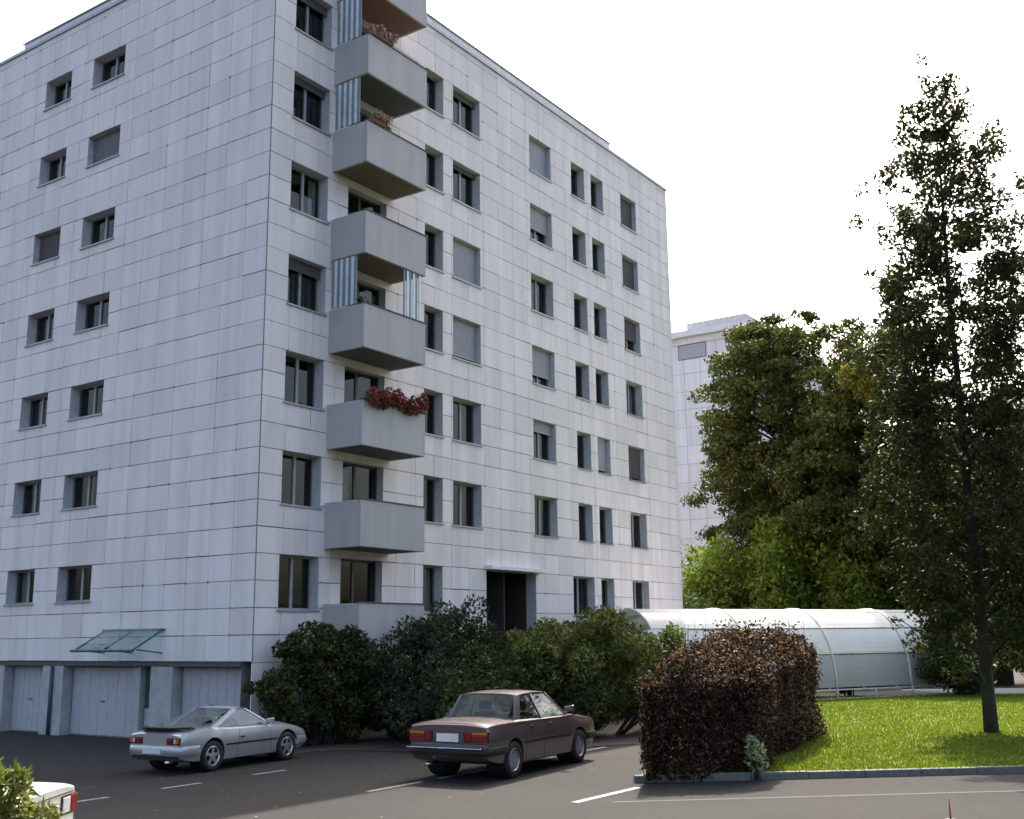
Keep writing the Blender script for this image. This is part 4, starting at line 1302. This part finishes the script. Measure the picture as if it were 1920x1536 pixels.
        for sg in (-1, 1):
            bar((rb[0] + p['cp'], rb[1] * sg, rb[2] - .03), (rr[0] + .02, rr[1] * sg, rr[2] + .0), p['cpw'], .022)
            bar((fb[0], fb[1] * sg, fb[2] - .03), (fr[0], fr[1] * sg, fr[2]), .035, .02)
            for bx, bt in p['bp']:
                wq = lambda x, z: None
                bar((bx, p['bw'] * sg, p['bz'] - .03), (bt, (rr[1] + (fr[1] - rr[1]) * .5) * sg, rr[2] + .005), .035, .018)
            # belt moulding
            n2 = 14
            for i in range(n2):
                x0, x1 = rb[0] + (fb[0] - rb[0]) * i / n2, rb[0] + (fb[0] - rb[0]) * (i + 1) / n2
        # glass
        def pane(name, q, th=.006):
            q = [Vector(v) for v in q]; nn = (q[1] - q[0]).cross(q[3] - q[0]).normalized() * th
            MB().hexa([*(tuple(v) for v in q), *(tuple(v + nn) for v in q)]).build(name, M['car_glass'], s.t)
        e = .015
        pane('rear_window', [(rb[0], -rb[1] + .02, rb[2] - .01), (rb[0], rb[1] - .02, rb[2] - .01), (rr[0] + .01, rr[1] - .02, rr[2] + .01), (rr[0] + .01, -rr[1] + .02, rr[2] + .01)])
        pane('windscreen', [(fb[0], -fb[1] + .02, fb[2] - .01), (fb[0], fb[1] - .02, fb[2] - .01), (fr[0] - .01, fr[1] - .02, fr[2] + .01), (fr[0] - .01, -fr[1] + .02, fr[2] + .01)])
        for sg in (-1, 1):
            B0 = (rb[0] + p['cp'], rb[1] * sg, rb[2] - .02); T0 = (rr[0] + .02, rr[1] * sg, rr[2] - .012)
            B1 = (fb[0], fb[1] * sg, fb[2] - .02); T1 = (fr[0], fr[1] * sg, fr[2] - .012)
            cuts = [(B0, T0)] + [((bx, p['bw'] * sg, p['bz'] - .02), (bt, (rr[1] + fr[1]) / 2 * sg, rr[2] - .012)) for bx, bt in p['bp']] + [(B1, T1)]
            for (a, c), (a2, c2) in zip(cuts[:-1], cuts[1:]):
                pane('side_window', [a, a2, c2, c])
        # seats and dashboard inside
        b = MB()
        for y in (-.36, .36):
            b.box(p['seat'], y - .24, .45, p['seat'] + .5, y + .24, .62)
            b.hexa([(p['seat'] - .08, y - .24, .55), (p['seat'] + .10, y - .24, .55), (p['seat'] + .10, y + .24, .55), (p['seat'] - .08, y + .24, .55),
                    (p['seat'] - .28, y - .21, 1.0), (p['seat'] - .16, y - .21, 1.0), (p['seat'] - .16, y + .21, 1.0), (p['seat'] - .28, y + .21, 1.0)])
            b.box(p['seat'] - .27, y - .12, 1.03, p['seat'] - .18, y + .12, 1.18)
        b.box(p['seat'] - .95, -.55, .5, p['seat'] - .75, .55, .86)
        o = b.build('seats', M['black_plastic'], s.t); bevel(o, .03)
    def trim_side(s, z, x0, x1, h, mat, name, off=.006, th=.02, both=True):
        for sg in ((-1, 1) if both else (-1,)):
            b = MB(); n = 24
            for i in range(n):
                xa, xb = x0 + (x1 - x0) * i / n, x0 + (x1 - x0) * (i + 1) / n
                q = []
                for zz in (z - h / 2, z + h / 2):
                    for x in (xa, xb):
                        y = s.side_y(x, zz); q.append((x, y + off, zz)); q.append((x, y - th, zz))
                # order: bottom (xa out, xb out, xb in, xa in), top
                pts = [q[0], q[2], q[3], q[1], q[4], q[6], q[7], q[5]]
                b.hexa([(a, c * sg, d) for a, c, d in pts])
            b.build(name, M[mat] if isinstance(mat, str) else mat, s.t)
    def seam(s, x, z0, z1, lean=0.0):
        for sg in (-1, 1):
            b = MB(); n = 8
            for i in range(n):
                za, zc = z0 + (z1 - z0) * i / n, z0 + (z1 - z0) * (i + 1) / n
                xa, xc = x + lean * i / n, x + lean * (i + 1) / n
                ya, yc = s.side_y(xa, za) + .002, s.side_y(xc, zc) + .002
                b.quad((xa - .005, ya * sg, za), (xa + .005, ya * sg, za), (xc + .005, yc * sg, zc), (xc - .005, yc * sg, zc))
            b.build('door_seam', M['black_plastic'], s.t)
    def bumper(s, front, z0, z1, mat, out=.07, wrap=.5, w=None):
        x = s.xs[-1] if front else s.xs[0]; sg = 1 if front else -1
        w = w or float(s.f('w', [x])[0])
        wf = lambda xx: float(s.f('w', [xx])[0]) + .018
        path = [(x - sg * wrap * q_, wf(x - sg * wrap * q_)) for q_ in (1, .75, .5, .3, .12)] + [(x + sg * (out * .5), w * .95), (x + sg * out, w * .75), (x + sg * out * 1.15, 0)]
        full = path + [(a, -c) for a, c in reversed(path[:-1])]
        b = MB(); k = 8; h = (z1 - z0)
        for (xa, ya) in full:
            xi, yi = xa - sg * .06, ya * .93
            for t_, zz in ((0, .0), (.75, .02), (1, .22), (1.03, .5), (1, .78), (.75, .98), (0, 1.0), (-.2, .5)):
                b.v.append((xi + (xa - xi) * t_, yi + (ya - yi) * t_, z0 + h * zz))
        for i in range(len(full) - 1):
            for j in range(k):
                b.f.append((i * k + j, i * k + (j + 1) % k, (i + 1) * k + (j + 1) % k, (i + 1) * k + j))
        b.f.append(tuple(range(k))); b.f.append(tuple((len(full) - 1) * k + j for j in reversed(range(k))))
        o = b.build('bumper', M[mat], s.t, smooth=True)
        o.data.set_sharp_from_angle(angle=R(50))
        return o
    def rear_box(s, name, y0, y1, z0, z1, mat, th=.02, parent=None, x=None, wrapx=0.0):
        x = s.xs[0] if x is None else x
        o = MB().box(x - th, y0, z0, x + .05 + wrapx, y1, z1).build(name, M[mat], parent or s.t); bevel(o, .008)
        return o
    def mirror(s, x, z):
        for sg in (-1, 1):
            y = s.side_y(x, z - .08) - .03
            b = MB(); b.hexa([(x - .04, (y + .02) * sg, z - .03), (x + .05, (y + .02) * sg, z - .03), (x + .08, (y + .20) * sg, z - .02), (x, (y + .2) * sg, z - .02),
                              (x - .04, (y + .02) * sg, z + .07), (x + .05, (y + .02) * sg, z + .07), (x + .07, (y + .20) * sg, z + .10), (x, (y + .2) * sg, z + .10)])
            o = b.build('wing_mirror', s.paint, s.t); bevel(o, .025, 3)
    def plate(s, x, z, w=.5, h=.11, front=False):
        sg = 1 if front else -1
        P = MB().box(min(x, x + sg * .015), -w / 2, z, max(x, x + sg * .015), w / 2, z + h).build('number_plate', M['plate_white'], s.t)
        return P

def glyphs(parent, x, y, z, h, n, seed, mat):
    """small dark strokes of a plate too blurred to read"""
    pass

# --- silver coupe
zs_ = gz(-3.9, -2.9)
CP = dict(paint='paint_silver', wb=2.28, track=1.36, wr=.305, tw=.20, arch=.345, rim='spoke', rimr=.66,
          x=[-.86, -.80, -.55, 0, .5, 1.0, 1.6, 2.1, 2.6, 2.95, 3.06],
          zb=[.36, .28, .22, .19, .18, .18, .18, .18, .20, .24, .34],
          zs=[.74, .775, .80, .82, .80, .79, .785, .775, .70, .60, .52],
          zt=[.78, .82, .86, .89, .88, .87, .86, .85, .78, .66, .56],
          w=[.70, .74, .765, .80, .775, .765, .77, .785, .775, .71, .64],
          rear_base=(-.50, .60, .865), rear_roof=(.78, .52, 1.17), front_roof=(1.12, .52, 1.175), front_base=(1.82, .66, .84),
          cp=.62, cpw=.10, bp=[], bw=.68, bz=.82, seat=1.0)
c1 = Car('silver_coupe', (-3.84, -2.97 + 0.66, zs_), R(5.5), 'silver sports coupe with glass hatch parked by the corner shrub', CP)
c1.body(); c1.wheels(); c1.cabin()
c1.seam(.72, .24, .78, .05); c1.seam(1.78, .24, .76, -.06)
c1.trim_side(.50, .36, 1.93, .035, 'black_plastic', 'side_moulding')
c1.trim_side(.62, .80, .92, .03, 'black_plastic', 'door_handle', off=.012)
c1.bumper(False, .36, .55, 'paint_silver', .06, .45); c1.bumper(True, .32, .50, 'paint_silver', .08, .4)
for sg in (-1, 1):
    a, d = sorted((.34 * sg, .70 * sg))
    o = c1.rear_box('tail_light', a, d, .58, .71, 'lamp_dark', .02)
    a, d = sorted((.36 * sg, .50 * sg)); c1.rear_box('lens', a, d, .60, .69, 'lamp_red', .028, o)
    a, d = sorted((.54 * sg, .60 * sg)); c1.rear_box('lens', a, d, .60, .69, 'lamp_clear', .028, o)
    a, d = sorted((.61 * sg, .68 * sg)); c1.rear_box('lens', a, d, .60, .69, 'lamp_orange', .028, o)
c1.plate(-.93, .40)
b = MB(); b.box(-.86, -.62, .30, -.70, .62, .36); b.build('rear_valance', M['black_plastic'], c1.t)
b = MB()
ys = np.linspace(-.62, .62, 15)
for i in range(14):
    xa, xb = -.80 + .30 * abs(ys[i] / .62) ** 4, -.80 + .30 * abs(ys[i + 1] / .62) ** 4
    b.hexa([(xa - .07, ys[i], .855), (xb - .07, ys[i + 1], .855), (xb + .12, ys[i + 1], .845), (xa + .12, ys[i], .845), (xa - .08, ys[i], .90), (xb - .08, ys[i + 1], .90), (xb + .02, ys[i + 1], .905), (xa + .02, ys[i], .905)])
b.build('rear_spoiler', M['black_plastic'], c1.t)
c1.mirror(1.62, .86)
o = MB().tube([(-.95, -.42, .24), (-.7, -.42, .25)], .03, 10).build('exhaust_pipe', M['chrome'], c1.t, smooth=True)

# --- maroon saloon
SP = dict(paint='paint_maroon', wb=2.57, track=1.42, wr=.300, tw=.185, arch=.335, rim='cap', rimr=.64,
          x=[-.84, -.80, -.5, 0, .5, 1.0, 1.6, 2.2, 2.8, 3.25, 3.36],
          zb=[.42, .34, .26, .22, .20, .20, .20, .20, .22, .26, .34],
          zs=[.86, .885, .90, .905, .90, .895, .885, .87, .82, .76, .70],
          zt=[.90, .935, .955, .965, .96, .955, .945, .925, .875, .80, .73],
          w=[.755, .785, .81, .82, .82, .82, .82, .815, .805, .775, .74],
          rear_base=(.02, .66, .955), rear_roof=(.52, .545, 1.315), front_roof=(1.55, .555, 1.325), front_base=(2.18, .69, .925),
          cp=.30, cpw=.085, bp=[(1.12, 1.02)], bw=.735, bz=.92, seat=1.25)
c2 = Car('maroon_sedan', (-3.13, -9.22, 0.0), R(6.0), 'dark maroon sedan parked in front of the shrubs', SP)
c2.t.scale = (1.04, 1.04, 1.04)
c2.body(); c2.wheels(); c2.cabin()
for x, ln in ((.42, .0), (1.12, 0.0), (2.12, -.03)): c2.seam(x, .26, .88, ln)
c2.trim_side(.56, .36, 2.20, .045, 'black_plastic', 'side_moulding', off=.014)
c2.trim_side(.905 - .03, -.3, 2.6, .014, 'chrome', 'belt_trim', off=.006)
for x in (.55, 1.25): c2.trim_side(.80, x, x + .14, .03, 'black_plastic', 'door_handle', off=.018)
c2.bumper(False, .42, .56, 'black_plastic', .10, .55); c2.bumper(True, .40, .54, 'black_plastic', .10, .5)
c2.rear_box('bumper_strip', -.72, .72, .535, .555, 'chrome', .175)
for sg in (-1, 1):
    a, d = sorted((.30 * sg, .765 * sg))
    o = c2.rear_box('tail_light', a, d, .63, .80, 'lamp_dark', .015, wrapx=.06)
    a, d = sorted((.46 * sg, .75 * sg)); c2.rear_box('lens', a, d, .645, .745, 'lamp_red', .022, o)
    a, d = sorted((.46 * sg, .75 * sg)); c2.rear_box('lens', a, d, .75, .79, 'lamp_orange', .022, o)
    a, d = sorted((.33 * sg, .44 * sg)); c2.rear_box('lens', a, d, .66, .78, 'lamp_red', .022, o)
c2.plate(-.855, .635, .42, .13)
c2.rear_box('boot_seam', -.72, .72, .605, .612, 'black_plastic', .004)
c2.mirror(1.98, .98)
MB().tube([(-.93, .36, .27), (-.6, .36, .28)], .025, 10).build('exhaust_pipe', M['chrome'], c2.t, smooth=True)

# --- pale car at the lower left
KP = dict(SP); KP.update(paint='paint_cream', rim='cap')
c3 = Car('cream_sedan', (-13.06, -10.13, 0), R(125), 'cream sedan boot end showing behind the plants at lower left', KP)
c3.body(); c3.wheels(); c3.cabin()
c3.trim_side(.56, .36, 2.20, .03, 'chrome', 'side_moulding', off=.014)
c3.trim_side(.875, -.3, 2.6, .014, 'chrome', 'belt_trim', off=.006)
for x in (.42, 1.12, 2.12): c3.seam(x, .26, .88)
c3.bumper(False, .42, .54, 'chrome', .10, .45); c3.bumper(True, .40, .52, 'chrome', .10, .5)
for sg in (-1, 1):
    a, d = sorted((.36 * sg, .762 * sg))
    o = c3.rear_box('tail_light', a, d, .61, .81, 'lamp_dark', .015, wrapx=.05)
    a, d = sorted((.60 * sg, .772 * sg)); c3.rear_box('lens', a, d, .62, .80, 'lamp_red', .024, o, wrapx=.07)
    a, d = sorted((.38 * sg, .58 * sg)); c3.rear_box('lens', a, d, .63, .79, 'lamp_clear', .022, o)
c3.rear_box('trim_strip', -.70, .70, .825, .84, 'chrome', .006)
c3.plate(-.855, .62)
c3.mirror(1.98, .98)
